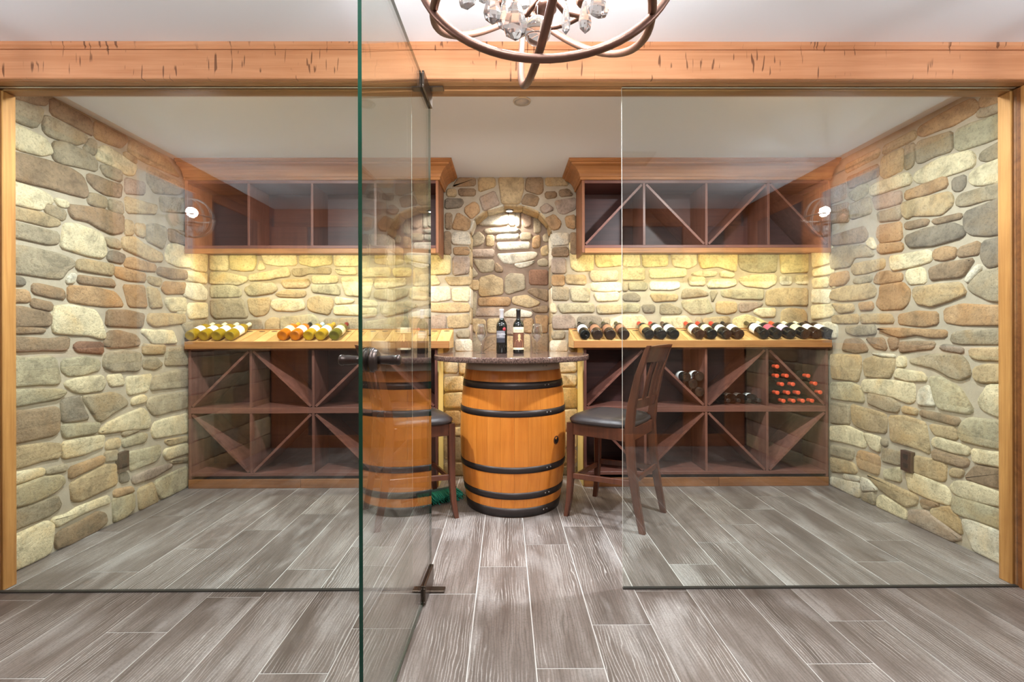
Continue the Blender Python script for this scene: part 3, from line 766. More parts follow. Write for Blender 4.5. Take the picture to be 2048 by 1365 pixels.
# wood panelling above the wainscot of the front room
PAN_Y = [(YR, -0.30), (0.373, 0.585), (1.12, 1.30)]
for wl, X, s in ((wall_left, XL, 1), (wall_right, XR, -1)):
    MB().box(X, X + s * 0.045, YR, 1.93, 1.0, 1.045, .006).build('wainscot_cap', 'panel_wood_y', wl)
    MB().box(X, X + s * 0.025, YR, 1.93, 2.17, 2.25, .004).build('top_rail', 'panel_wood_y', wl)
    prof = [(0, 0), (.018, 0), (.03, .02), (.05, .055), (.06, .094), (0, .094)]
    MB().prism(prof, lambda u, v, e: (X + s * u, (YR, 1.93)[e], 2.25 + v)).build('crown_moulding', 'panel_wood_y', wl)
    for a, b in PAN_Y:
        MB().box(X, X + s * 0.025, a, b, 1.045, 2.17, .004).build('stile', 'panel_wood_z', wl)
    for a, b in ((-0.30, 0.373), (0.585, 1.12), (1.30, 1.93)):
        MB().box(X, X + s * 0.008, a, b, 1.045, 2.17).build('wall_panel', 'grey_panel' if a > .5 and a < 1.2 else 'dark_panel', wl)

# wall behind the camera
wall_front = MB().box(XL - 0.1, XR + 0.1, YR - 0.1, YR, 0, ZC).build('wall_front', 'dark_panel')
tag(wall_front, 'panelled wall of the front room facing the glass', 'wall', kind='structure')
MB().box(XL + .06, XR - .06, YR, YR + .03, 2.17, ZC, .004).build('top_rail', 'panel_wood_x', wall_front)
for a, b in ((XL + .03, -1.95), (-1.25, -1.0), (-.45, -.2), (.85, 1.15), (1.75, 1.98), (XR - .22, XR - .03)):
    MB().box(a, b, YR, YR + .03, 0, 2.17, .004).build('stile', 'panel_wood_z', wall_front)
for z0, z1 in ((0, .12), (.98, 1.06)):
    MB().box(XL + .03, XR - .03, YR, YR + .028, z0, z1, .004).build('rail', 'panel_wood_x', wall_front)

# ------------------------------------------------------------------ beam and jambs
beam = empty('trim_1', (0, YG, ZS), label='long honey-stained wooden beam spanning the glass front', cat='beam', kind='structure')
off = Vector((0, YG, ZS))
def part(mb, name, mat, parent):
    base = parent.matrix_world.translation if False else Vector(parent.location)
    mb.v = [tuple(Vector(v) - base) for v in mb.v]
    return mb.build(name, mat, parent)
part(MB().box(XL + .002, XR - .002, 1.935, 1.960, ZS, 2.314, .003), 'fascia', 'beam_wood', beam)
prof = [(1.958, 2.314), (1.935, 2.316), (1.938, 2.326), (1.932, 2.332), (1.930, ZC), (1.96, ZC)]
part(MB().prism(prof, lambda u, v, e: ((XL + .002, XR - .002)[e], u, v)), 'cap_moulding', 'beam_wood', beam)
part(MB().box(XL + .002, XR - .002, 1.96, 1.992, ZS - .001, ZC), 'soffit_board', 'soffit_wood', beam)
part(MB().box(XL + .002, XR - .002, 1.996, 2.026, ZS + .004, ZC), 'glass_channel', 'soffit_wood', beam)
part(MB().box(XL + .002, XR - .002, 2.030, 2.078, ZS - .002, ZC), 'soffit_board', 'soffit_wood', beam)
for nm, X0, X1, lab in (('trim_2', XL, -2.197, 'honey-stained wooden jamb against the stone wall at the door-hinge side'),
                        ('trim_3', 2.235, XR, 'honey-stained wooden jamb against the stone wall beside the glass pane without a door')):
    j = empty(nm, ((X0 + X1) / 2, YG, 0), label=lab, cat='jamb', kind='structure')
    s = 1 if X0 < 0 else -1
    xi = X1 if X0 < 0 else X0
    xo = X0 if X0 < 0 else X1
    part(MB().box(xo, xi - s * .006, 1.935, 1.990, 0, ZS - .002, .003), 'casing', 'jamb_wood', j)
    part(MB().box(xo, xi - s * .012, 1.990, 2.022, 0, ZS - .002), 'glass_groove', 'toekick_wood', j)
    part(MB().box(xo, xi, 2.022, 2.078, 0, ZS - .003, .003), 'stop', 'jamb_wood', j)

# ------------------------------------------------------------------ glass
def pane_box(x0, x1, y0, y1, z0, z1):
    m = MB(); m.box(x0, x1, y0, y1, z0, z1)
    return m
GX1 = on_y(825, 900, YG).x; GX2 = on_y(1245, 900, YG).x
for nm, x0, x1, lab in (('window_1', -2.205, GX1, 'clear fixed glass wall pane beside the open glass door'),
                        ('window_2', GX2, 2.243, 'clear fixed glass wall pane in front of the bar chair with the slatted back')):
    e = empty(nm, ((x0 + x1) / 2, YG, 0), label=lab, cat='glass pane', kind='structure')
    m = pane_box(x0, x1, YG - .005, YG + .005, .006, ZS + .002)
    m.m = [int(nm == 'window_2'), int(nm == 'window_1'), 0, 0, 1, 1]     # pale polished edge at the doorway
    part(m, 'pane', ['pane_glass', 'edge_pale'], e)
    part(MB().box(x0, x1, YG - .008, YG + .008, 0.0003, .0062), 'floor_channel', 'track_dark', e)

# glass door standing open
A = Vector((-0.368, 1.165, 0)); B = Vector((-0.341, 2.064, 0))
dang = math.atan2(B.y - A.y, B.x - A.x)
door = empty('door_1', (A.x, A.y, 0), dang, label='frameless glass door standing open with green edge and bronze knob', cat='door', kind='structure')
DL = (B - A).length
m = MB().box(0, DL, -.005, .005, .012, 2.182)
# box face order: x0,x1,y0,y1,z0,z1
m.m = [1, 1, 0, 0, 1, 1]
m.build('pane', ['door_glass', 'edge_green'], door)
zk = 1.049; xk = 0.075
for sgn in (-1, 1):
    tf = lambda p, s=sgn: Vector((xk + p.x, s * (0.005 + p.z), zk + p.y))
    ro = MB().lathe([(0, 0), (.033, 0), (.034, .004), (.031, .009), (.028, .010), (.029, .014), (.022, .018), (.0, .018)], 28, xf=tf).build('rosette', 'bronze_dark', door)
    MB().lathe([(0, .017), (.011, .017), (.0115, .03), (.0125, .045), (.0135, .055), (.013, .066), (.0145, .068), (.0145, .074), (.012, .078), (.006, .079), (0, .079)], 20, xf=tf).build('knob', 'bronze_dark', door)
for nm, z0, z1 in (('hinge', .010, .088), ('hinge', 2.126, 2.196)):
    for sgn in (-1, 1):
        h = MB().box(DL - .185, DL - .003, sgn * .0052, sgn * .015, z0, z1, .0015).build(nm, 'hinge_metal', door)
        for dz in (.15, .85):
            MB().lathe([(0, 0), (.0024, 0), (.0024, .001), (0, .001)], 8, xf=lambda p: Vector((DL - .185 - p.z, sgn * .010 + p.x, z0 + (z1 - z0) * dz + p.y))).build('screw', 'rivet', h)
MB().box(DL - .080, DL - .042, -.075, .06, .0004, .010, .002).build('pivot_plate', 'hinge_metal', door)
MB().box(DL - .080, DL - .042, -.075, .06, ZS - .010, ZS - .003, .002).build('pivot_plate', 'hinge_metal', door)

# ------------------------------------------------------------------ wine racks
RF, RBK, RBW = 3.345, YB - 0.028, YB - 0.003
Z0, Z1, ZM0, ZM1, ZT = 0.067, 0.110, 0.542, 0.585, 1.012


def build_rack(x0, x1, side, lab, pale_x):
    e = empty('wine_rack', ((x0 + x1) / 2, (RF + RBW) / 2, 0), label=lab, cat='wine rack')
    pt = lambda mb, n, mt: part(mb, n, mt, e)
    th = .019
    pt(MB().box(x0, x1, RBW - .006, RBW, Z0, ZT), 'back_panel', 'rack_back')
    pt(MB().box(x0, x0 + th, RF, RBW - .006, Z0, ZT, .0015), 'side_panel', 'rack_wood_z')
    pt(MB().box(x1 - th, x1, RF, RBW - .006, Z0, ZT, .0015), 'side_panel', 'rack_wood_z')
    pt(MB().box(x0 + th, x1 - th, RF, RBW - .006, Z0 + .02, Z1, .0015), 'shelf', 'rack_wood_x')
    pt(MB().box(x0 + th, x1 - th, RF, RBW - .006, ZM0, ZM1, .0015), 'shelf', 'rack_wood_x')
    pt(MB().box(x0 + th, x1 - th, RF + .002, RBW - .006, ZT - .012, ZT, .001), 'top_panel', 'rack_wood_x')
    px = [x0 + (x1 - x0) * i / 4 for i in range(5)]
    hw = th / 2
    for i in (1, 2, 3):
        pt(MB().box(px[i] - hw, px[i] + hw, RF + .001, RBW - .006, Z1, ZM0, .0015), 'divider', 'rack_wood_z')
        pt(MB().box(px[i] - hw, px[i] + hw, RF + .001, RBW - .006, ZM1, ZT - .012, .0015), 'divider', 'rack_wood_z')
    for row, (za, zb) in enumerate(((Z1, ZM0), (ZM1, ZT - .012))):
        for i in range(4):
            xa, xb = px[i] + hw, px[i + 1] - hw
            if i == 0: xa = x0 + th
            if i == 3: xb = x1 - th
            up = (i % 2 == 0) == (row == 1)
            p, q = (Vector((xa, za)), Vector((xb, zb))) if up else (Vector((xa, zb)), Vector((xb, za)))
            d = (q - p).normalized(); nn = Vector((-d.y, d.x)) * .0085
            p = p + d * .011; q = q - d * .011
            poly = [p - nn, q - nn, q + nn, p + nn]
            pt(MB().prism([(v.x, v.y) for v in poly], lambda u, v, k: (u, (RF + .003, RBW - .006)[k], v)), 'diagonal', 'rack_wood_x')
    pt(MB().box(x0 + .01, x1 - .01, RF + .012, RBW - .01, .0005, Z0 + .001), 'plinth', 'black')
    xm = x0 + (x1 - x0) * (.55 if side > 0 else .45)
    pt(MB().box(x0, xm - .001, RF - .004, RF + .012, .0005, .064, .002), 'toe_board', 'toekick_wood')
    pt(MB().box(xm + .001, x1, RF - .004, RF + .012, .0005, .064, .002), 'toe_board', 'toekick_wood')
    pt(MB().box(pale_x, pale_x - side * .006, RF + .012, RBW, .0005, ZT - .002), 'end_panel', 'side_pale')
    return e


LX1 = on_y(875, 800, RF).x; RX0 = on_y(1168, 800, RF).x
rackL = build_rack(XL + .028, LX1, -1, 'dark red-brown diamond wine rack with empty cells', LX1)
rackR = build_rack(RX0, XR - .028, 1, 'dark red-brown diamond wine rack holding red-capped and lying dark bottles', RX0)

# sloping display counters
CF, CB, CZ0, CZF = 3.300, YB - .028, 1.0125, 1.056
SL = math.tan(R(18.5))
def zslope(y): return CZF + (y - CF) * SL
def build_counter(x0, x1, lab):
    e = empty('display_counter', ((x0 + x1) / 2, (CF + CB) / 2, CZ0), label=lab, cat='counter')
    pt = lambda mb, n, mt: part(mb, n, mt, e)
    pt(MB().box(x0, x1, CF, CF + .022, CZ0, CZF + .010, .003), 'front_board', 'shelf_edge')
    prof = [(CF + .0225, CZ0), (CB, CZ0), (CB, zslope(CB) - .010), (CF + .0225, zslope(CF + .0225) - .010)]
    pt(MB().prism(prof, lambda u, v, k: ((x0, x1)[k], u, v)), 'wedge', 'shelf_oak')
    n = int((x1 - x0) / .0925); wd = (x1 - x0) / n
    for i in range(n):
        xa, xb = x0 + wd * i + .0016, x0 + wd * (i + 1) - .0016
        ya, yb = CF + .0225, CB - .014
        m = MB()
        m.prism([(ya, zslope(ya) - .0095), (yb, zslope(yb) - .0095), (yb, zslope(yb)), (ya, zslope(ya))], lambda u, v, k: ((xa, xb)[k], u, v))
        pt(m, 'slat', 'shelf_oak' if i % 2 else 'shelf_oak_deep')
        # cradle slots near the top of the slope
        m = MB(); yc = CB - .045
        m.lathe([(0, 0), (.024, 0), (.024, .0012), (0, .0012)], 14, xf=lambda p: Vector(((xa + xb) / 2 + p.x, yc + p.y * .42, zslope(yc + p.y * .42) + p.z)))
        pt(m, 'slot', 'cap_brown')
    pt(MB().box(x0, x1, CB - .013, CB, zslope(CB) - .009, zslope(CB) + .004, .002), 'back_strip', 'shelf_edge')
    return e
cXL = on_y(898, 690, CF).x; cXR = on_y(1148, 690, CF).x
counterL = build_counter(XL + .030, cXL, 'sloping oak display counter carrying white wine bottles')
counterR = build_counter(cXR, XR - .030, 'sloping oak display counter carrying dark red wine bottles')

# ------------------------------------------------------------------ upper cabinets
UF, UZ0, UZ1 = 3.31, 1.700, 2.222
def build_upper(x0, x1, side, diag, lab):
    """side: +1 niche lies at x0, -1 niche lies at x1"""
    e = empty('wall_cabinet', ((x0 + x1) / 2, (UF + RBK) / 2, UZ0), label=lab, cat='cabinet')
    pt = lambda mb, n, mt: part(mb, n, mt, e)
    th = .02
    zb0, zb1 = 1.733, 1.755
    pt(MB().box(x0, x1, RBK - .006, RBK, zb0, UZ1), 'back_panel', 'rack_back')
    pt(MB().box(x0, x0 + th, UF, RBK - .006, UZ0 if side > 0 else zb0, UZ1, .0015), 'side_panel', 'cabinet_wood_z')
    pt(MB().box(x1 - th, x1, UF, RBK - .006, UZ0 if side < 0 else zb0, UZ1, .0015), 'side_panel', 'cabinet_wood_z')
    pt(MB().box(x0 + th, x1 - th, UF + .001, RBK - .006, zb0, zb1, .0015), 'bottom_panel', 'rack_wood_x')
    pt(MB().box(x0 + th, x1 - th, UF + .001, RBK - .006, UZ1 - .022, UZ1, .0015), 'top_panel', 'rack_wood_x')
    pt(MB().box(x0 + (th if side > 0 else 0), x1 - (th if side < 0 else 0), UF - .003, UF + .018, UZ0 - .002, zb0 - .0005, .002), 'light_rail', 'crown_wood')
    px = [x0 + (x1 - x0) * i / 4 for i in range(5)]; hw = .009
    for i in (1, 2, 3):
        pt(MB().box(px[i] - hw, px[i] + hw, UF + .003, RBK - .006, zb1, UZ1 - .022, .0015), 'divider', 'rack_wood_z')
    if diag:
        for i in range(4):
            xa, xb = px[i] + hw, px[i + 1] - hw
            if i == 0: xa = x0 + th
            if i == 3: xb = x1 - th
            za, zb = zb1, UZ1 - .022
            p, q = (Vector((xa, za)), Vector((xb, zb))) if i % 2 == 0 else (Vector((xa, zb)), Vector((xb, za)))
            d = (q - p).normalized(); nn = Vector((-d.y, d.x)) * .008
            p = p + d * .011; q = q - d * .011
            poly = [p - nn, q - nn, q + nn, p + nn]
            pt(MB().prism([(v.x, v.y) for v in poly], lambda u, v, k: (u, (UF + .005, RBK - .006)[k], v)), 'diagonal', 'rack_wood_x')
    # cove crown, mitred round the niche-side corner; profile = (projection, height)
    prof = [(0, 0), (.010, 0), (.013, .006), (.013, .018), (.018, .022), (.024, .040), (.038, .062), (.060, .080), (.082, .088), (.086, .090), (.086, .100), (.098, .104), (.106, .112), (.106, ZC - UZ1 - .0005), (0, ZC - UZ1 - .0005)]
    m = MB(); n = len(prof); vs = []
    xc, xw = (x0, x1) if side > 0 else (x1, x0)
    xc_s = -1 if side > 0 else 1
    for k in range(3):
        for u, v in prof:
            if k == 0: vs.append((xc + xc_s * u, RBK, UZ1 + v))
            elif k == 1: vs.append((xc + xc_s * u, UF - u, UZ1 + v))
            else: vs.append((xw, UF - u, UZ1 + v))
    fs = []
    for k in range(2):
        for i in range(n):
            fs.append((k * n + i, k * n + (i + 1) % n, (k + 1) * n + (i + 1) % n, (k + 1) * n + i))
    fs += [list(range(n)), [2 * n + i for i in range(n)][::-1]]
    m.add(vs, fs)
    pt(m, 'crown', 'crown_wood')
    # LED strip in its channel under the cabinet
    xm, hl = (x0 + x1) / 2, (x1 - x0) / 2 - .06
    led = pt(MB().box(xm - hl, xm + hl, 3.352, 3.372, zb0 - .011, zb0 - .001), 'led_strip', 'led_glow')
    loc = Vector((xm, 3.362, zb0 - .014)) - Vector(e.location)
    lamp('AREA', 'led_light', loc, P_LED, (1.0, 0.89, 0.56), e, aim=(0, 0.55, -1), shape='RECTANGLE', size=2 * hl, size_y=.02)
    return e
uXL = on_y(877, 430, UF).x; uXR = on_y(1164, 430, UF).x
upL = build_upper(XL + .03, uXL, -1, False, 'dark wall cabinet with open square cells above the white wines')
upR = build_upper(uXR, XR - .03, 1, True, 'dark wall cabinet with diagonal lattice cells above the red wines')

# ------------------------------------------------------------------ niche puck light
pz = NSP + NB - .012
puck = empty('puck_light', (0.03, YB + .10, pz), label='small bright puck light at the top of the arched niche', cat='light')
MB().lathe([(0, 0), (.032, 0), (.034, -.004), (.034, -.014), (.026, -.016), (.024, -.012), (0, -.012)], 20).build('housing', 'rivet', puck)
MB().lathe([(0, -.0125), (.023, -.0125), (.023, -.0145), (0, -.0145)], 20).build('lens', 'puck_glow', puck)
lamp('SPOT', 'puck_lamp', (0, 0, -.02), P_PUCK, (1, .96, .9), puck, aim=(0, .35, -1), spot_size=R(140), spot_blend=.6, shadow_soft_size=.02)

# ------------------------------------------------------------------ barrel
BX, BY = 0.045, 3.09
barrel = empty('wine_barrel', (BX, BY, 0), label='honey-coloured oak wine barrel with dark iron hoops and a bung hole', cat='barrel')
def brad(z): return 0.352 - 0.047 * ((z - .475) / .475) ** 2
BH = .948; NST = 26
zs = [0, .06, .14, .24, .35, .475, .6, .71, .81, .89, BH]
def stave_mesh(a0, a1, hole=False):
    m = MB(); g = .0004
    vs, fs = [], []
    nn = 4
    for z in zs:
        r = brad(z)
        for i in range(nn + 1):
            a = a0 + g / r + (a1 - a0 - 2 * g / r) * i / nn
            rr = r - (0.0005 if i in (0, nn) else 0)
            vs.append((rr * math.cos(a), rr * math.sin(a), z))
        for i in (nn, 0):
            a = a0 + g / r + (a1 - a0 - 2 * g / r) * i / nn
            vs.append(((r - .026) * math.cos(a), (r - .026) * math.sin(a), z))
    w2 = nn + 3
    for j in range(len(zs) - 1):
        for i in range(w2):
            fs.append((j * w2 + i, j * w2 + (i + 1) % w2, (j + 1) * w2 + (i + 1) % w2, (j + 1) * w2 + i))
    fs += [list(range(w2))[::-1], [(len(zs) - 1) * w2 + i for i in range(w2)]]
    m.smooth = False
    m.add(vs, fs)
    return m
a_b = R(-90 + 49)      # direction of the bung hole
for i in range(NST):
    a0 = a_b - math.pi / NST + 2 * math.pi * i / NST
    st = stave_mesh(a0, a0 + 2 * math.pi / NST).build('stave', 'stave_oak', barrel)
    if i == 0:
        zb = .455; r = brad(zb)
        tf = lambda p: Vector(((r + p.z) * math.cos(a_b) - p.x * math.sin(a_b), (r + p.z) * math.sin(a_b) + p.x * math.cos(a_b), zb + p.y))
        MB().lathe([(.0, -.0004), (.019, -.0004), (.021, .001), (.024, .0012)], 20, xf=tf).build('bung_hole', 'black', st)
        MB().lathe([(.019, .0006), (.021, .0018), (.025, .0016), (.027, -.0004)], 20, xf=tf).build('bung_rim', 'chair_wood', st)
for z0, z1, mt in ((.002, .062, 'iron'), (.118, .160, 'iron'), (.279, .318, 'iron'), (.617, .656, 'iron'), (.781, .824, 'iron'), (.890, .946, 'iron_grey')):
    t = .0022
    prof = [(brad(z0) + .0003, z0), (brad(z0) + t, z0), (brad((z0 + z1) / 2) + t, (z0 + z1) / 2), (brad(z1) + t, z1), (brad(z1) + .0003, z1)]
    hp = MB().lathe(prof, 72).build('hoop', mt, barrel)
    zc = (z0 + z1) / 2
    for da in (36, 41):
        a = R(-90 + da); r = brad(zc) + t
        tf = lambda p: Vector(((r + p.z) * math.cos(a) - p.x * math.sin(a), (r + p.z) * math.sin(a) + p.x * math.cos(a), zc + p.y))
        MB().lathe([(.005, 0), (.004, .002), (0, .003)], 10, xf=tf).build('rivet', 'rivet', hp)
for z in (.03, .92):
    MB().lathe([(0, z), (brad(z) - .0265, z), (brad(z) - .0265, z + .012), (0, z + .012)], 40, smooth=False).build('head', 'stave_oak', barrel)

# granite table top
TX, TY, TZ = 0.036, 3.085, 0.982
TR = 0.512
top = MB().lathe([(0, -.033), (TR - .004, -.033), (TR, -.029), (TR, -.005), (TR - .001, -.002), (TR - .004, 0), (0, 0)], 96)
top = top.build('granite_tabletop', 'granite'); top.location = (TX, TY, TZ)
for p in top.data.polygons:
    p.use_smooth = abs(p.normal.z) < .9
tag(top, 'round speckled brown granite tabletop resting on the wine barrel', 'tabletop')

# added LED bar, unseen under the back of the tabletop, brightening the stones behind the barrel
MB().box(-.17, .17, .405, .425, -.046, -.0335, .002).build('added_led_housing', 'rivet', top)
lamp('AREA', 'under_table_fill', (0, .415, -.049), P_UNDER, (1.0, 0.94, 0.74), top, aim=(0, .1, -1), shape='RECTANGLE', size=.33, size_y=.016)

# ------------------------------------------------------------------ bottles
BOD = [(0, .008), (.02, .004), (.030, .0), (.0355, .001), (.0375, .005), (.0375, .185), (.0365, .197), (.031, .212), (.021, .226), (.0155, .237), (.0142, .25), (.0140, .292), (.0155, .294), (.0155, .302), (.012, .303), (0, .303)]
def bottle(name, glass, cap, label, lab, group=None, lab_z=(.075, .150), lab_a=(-2.2, 2.2), cap_len=.055, extra=None, back_mat=None):
    e = empty(name, label=lab, cat='bottle', group=group)
    MB().lathe(BOD, 28).build('glass_body', glass, e)
    if cap:
        z0 = .303 - cap_len
        MB().lathe([(.0150, z0), (.0152, z0 + .002), (.0150, .290), (.0165, .293), (.0165, .303), (.013, .3045), (0, .3045)], 18).build('capsule', cap, e)
    if label:
        MB().lathe([(.0376, lab_z[0]), (.0379, lab_z[0] + .0005), (.0379, lab_z[1] - .0005), (.0376, lab_z[1])], 24, lab_a[0], lab_a[1]).build('label', label, e)
    return e
# lathe angle 0 = +x local; lying bottles: local z up the slope (+Y), local +x up
def lay(e, x, yb, zc, pitch, flip=False, roll=0.0):
    """axis along +Y raised by pitch; base at yb (flip: neck towards -Y)"""
    zax = Vector((0, math.cos(pitch), math.sin(pitch)))
    xax = Vector((0, -math.sin(pitch), math.cos(pitch)))
    if flip:
        zax = -zax
    yax = zax.cross(xax)
    mt = Matrix((xax, yax, zax)).transposed().to_4x4() @ Matrix.Rotation(roll, 4, 'Z')
    e.rotation_euler = mt.to_euler(); e.location = (x, yb, zc)

PIT = R(18.5)
def on_slope(px, glass, cap, label, lab, group, name='wine_bottle', **kw):
    e = bottle(name, glass, cap, label, lab, group, **kw)
    yb = CF + .024
    e.scale = (1, 1, .93)
    zc = zslope(yb) + .0378 / math.cos(PIT) + .002
    p = on_y(px, 676, yb)
    lay(e, p.x, yb + .0378 * math.sin(PIT) * 0, zc, PIT)
    return e
GR = 'red wine bottles lying on the sloping counter'
on_slope(1170.3, 'bottle_dark', None, 'label_white', 'dark wine bottle with plain white label at the niche end of the red wine counter', GR)
for px, od in ((1196, 'next to the white-label bottle'), (1222, 'between two like it'), (1249.4, 'ending the foursome behind the pane edge')):
    on_slope(px, 'bottle_brown', 'cap_olive', 'label_copper', 'dark wine bottle with copper patterned label ' + od, GR)
on_slope(1299, 'bottle_dark', 'cap_red', 'label_tan', 'red-capped wine bottle with tan and dark label in the threesome on the counter', GR)
on_slope(1323.5, 'bottle_dark', 'cap_red', 'label_white', 'red-capped wine bottle with white label in the threesome on the counter', GR)
on_slope(1349, 'bottle_dark', 'cap_brown', 'label_white', 'brown-capped wine bottle with white label in the threesome on the counter', GR)
on_slope(1400, 'bottle_dark', 'cap_red', 'label_white', 'red-capped white-label wine bottle at the niche end of the middle foursome', GR)
on_slope(1425, 'bottle_dark', 'cap_red', 'label_cream', 'red-capped cream-label wine bottle second in the middle foursome', GR)
on_slope(1454, 'bottle_dark', 'cap_red', 'label_white', 'red-capped white-label wine bottle third in the middle foursome', GR, lab_z=(.085, .14))
on_slope(1479, 'bottle_dark', 'cap_black', 'label_white', 'black-capped white-label wine bottle ending the middle foursome', GR)
on_slope(1530, 'bottle_dark', 'cap_olive', 'label_white', 'olive-capped wine bottle with inked white label leading the row of six', GR, lab_z=(.09, .17))
on_slope(1555, 'bottle_dark', 'cap_cream', 'label_pink', 'wine bottle with dark pink label in the row of six by the stone wall', GR)
on_slope(1583, 'bottle_dark', 'cap_orange', 'label_lavender', 'orange-red-capped wine bottle with lavender label in the row of six', GR)
on_slope(1611, 'bottle_dark', 'cap_cream', 'label_cream', 'cream-capped wine bottle with cream label in the row of six', GR)
on_slope(1635, 'bottle_dark', 'cap_cream', 'label_white', 'cream-capped wine bottle with white label, next to last by the stone wall', GR)
on_slope(1659, 'bottle_dark', 'cap_black', 'label_white', 'black-capped wine bottle with white label hard against the stone wall', GR)
GW = 'white wine bottles lying on the sloping counter'
for px, od in ((379.5, 'touching the stone wall'), (406, 'second from the stone wall'), (431.5, 'third from the stone wall'), (458.5, 'ending the foursome by the empty slats')):
    on_slope(px, 'wine_gold', 'cap_cream', 'label_white', 'golden white-wine bottle with cream cap and white label, ' + od, GW)
on_slope(564, 'wine_amber', 'cap_gold', 'label_cream', 'orange-amber wine bottle with cream and green label leading the row of five', GW)
on_slope(589, 'wine_amber', 'cap_black', 'label_white', 'orange-amber wine bottle with black cap in the row of five', GW)
on_slope(616, 'wine_yellow', 'cap_blue', 'label_white', 'yellow wine bottle with pale blue cap in the row of five', GW)
on_slope(640, 'wine_yellow', 'cap_gold', 'label_white', 'yellow wine bottle with gold cap in the row of five', GW)
on_slope(668, 'wine_olive', 'cap_darkred', 'label_cream', 'olive-yellow wine bottle with dark red cap ending the row of five', GW)

# bottles inside the right rack
GB = 'bottles racked base outwards'
for i, (px, py) in enumerate(((1.316, .797), (1.4135, .801), (1.366, .745), (1.4135, .687))):
    od = ('top of the stack against the diagonal board', 'top of the stack against the upright divider', 'middle of the stack', 'lowest in the corner of the cell')[i]
    e = bottle('wine_bottle', 'bottle_dark', 'cap_black', 'label_white', 'dark bottle racked base outwards, ' + od, GB)
    e.scale = (.93, .93, .85); lay(e, px, RF + .006, py, 0)
GC = 'bottles lying neck outwards on the middle shelf'
for x, od in ((1.630, 'touching the diagonal board'), (1.707, 'second from the diagonal board'), (1.7835, 'third from the diagonal board'), (1.8595, 'touching the upright divider')):
    e = bottle('wine_bottle', 'bottle_dark', 'cap_black', 'label_white', 'black-capped bottle lying neck outwards on the rack shelf, ' + od, GC, lab_z=(.06, .14))
    e.scale = (.93, .93, .80); lay(e, x, RBW - .009, ZM1 + .0358, 0, True)
GD = 'red-capped bottles racked neck outwards'
LOWROWS = (('alone on top', .871, [1.982]), ('in upper row of two', .803, [1.981, 2.052]), ('in lower row of two', .741, [2.018, 2.098]), ('in row of three', .679, [1.984, 2.062, 2.136]), ('in row of four', .6195, [2.028, 2.101, 2.170, 2.2385]))
spots = []
for rt, z, xs_ in LOWROWS:
    for k_, x in enumerate(xs_):
        od = '' if len(xs_) == 1 else ', by the divider' if k_ == 0 else ', by the diagonal' if k_ == len(xs_) - 1 else ', second from the divider' if k_ == 1 else ', third from the divider'
        spots.append((x, z, 'red-capped bottle below the diagonal ' + rt + od, GD + ' below the diagonal'))
for x, z, od in ((2.210, .802, 'highest of three'), (2.262, .745, 'middle of three'), (2.298, .681, 'lowest of three')):
    spots.append((x, z, 'red-capped bottle racked above the diagonal board, ' + od, GD + ' above the diagonal'))
for x, z, lab, grp in spots:
    e = bottle('wine_bottle', 'bottle_dark', 'cap_orange', None, lab, grp, cap_len=.06)
    e.scale = (.90, .90, .85)
    lay(e, x, RF + .003 + .2595, z, 0, True)

# the two standing bottles and the glasses on the tabletop
def text_on(parent, body, size, r, zc, a_c, mat, name='lettering'):
    cu = bpy.data.curves.new('t', 'FONT'); cu.body = body; cu.size = size; cu.align_x = 'CENTER'; cu.extrude = 0.0; cu.resolution_u = 2
    to = bpy.data.objects.new('t', cu); col.objects.link(to)
    dg = bpy.context.evaluated_depsgraph_get()
    me = bpy.data.meshes.new_from_object(to.evaluated_get(dg))
    bpy.data.objects.remove(to)
    for v in me.vertices:
        a = a_c + v.co.x / r
        v.co = Vector((r * math.cos(a), r * math.sin(a), zc + v.co.y))
    me.name = name; me.materials.clear(); me.materials.append(M[mat])
    o = bpy.data.objects.new(name, me); col.objects.link(o); o.parent = parent
    return o
def patch(parent, name, mat, r, a0, a1, z0, z1, n=10):
    return MB().lathe([(r, z0), (r, z1)], n, a0, a1).build(name, mat, parent)
FA = -math.pi / 2
yt = 3.16
p1 = on_y(1003.5, 706, yt); p2 = on_y(1037, 706, yt)
b1 = bottle('wine_bottle', 'bottle_dark', 'cap_silver', None, 'upright dark wine bottle with silver neck foil and round red seal on the tabletop', None, cap_len=.062)
b1.location = (p1.x, yt, TZ)
lb = patch(b1, 'label', 'label_grey', .0379, FA - 1.15, FA + .62, .105, .155)
patch(b1, 'label_base', 'ink', .0378, FA - 1.15, FA + .62, .075, .105)
text_on(lb, 'COLOSSAL', .0135, .0384, .128, FA - .1, 'ink_white')
text_on(lb, 'RESERVA', .006, .0384, .117, FA - .1, 'ink_white')
seal = MB().lathe([(0, 0), (.0125, 0), (.0125, .0006), (0, .0006)], 20, xf=lambda p: Vector((.0382 * math.cos(FA + .52 + p.x / .038) * (1 + p.z / .038), .0382 * math.sin(FA + .52 + p.x / .038) * (1 + p.z / .038), .166 + p.y))).build('seal', 'ink_red', b1)
b2 = bottle('wine_bottle', 'bottle_dark', 'cap_black', 'label_cream', 'upright dark wine bottle with cream label over a brown portrait label', None, lab_z=(.142, .180), lab_a=(FA - 1.3, FA + 1.3), cap_len=.065)
b2.location = (p2.x, yt, TZ)
for zz_ in (.150, .156, .162):
    patch(b2, 'print_line', 'ink', .0381, FA - .7, FA + .7, zz_, zz_ + .0014)
patch(b2, 'portrait_label', 'label_brown', .0379, FA - 1.3, FA + 1.3, .040, .140)
patch(b2, 'label_band', 'label_cream', .0381, FA - 1.3, FA + 1.3, .026, .040)
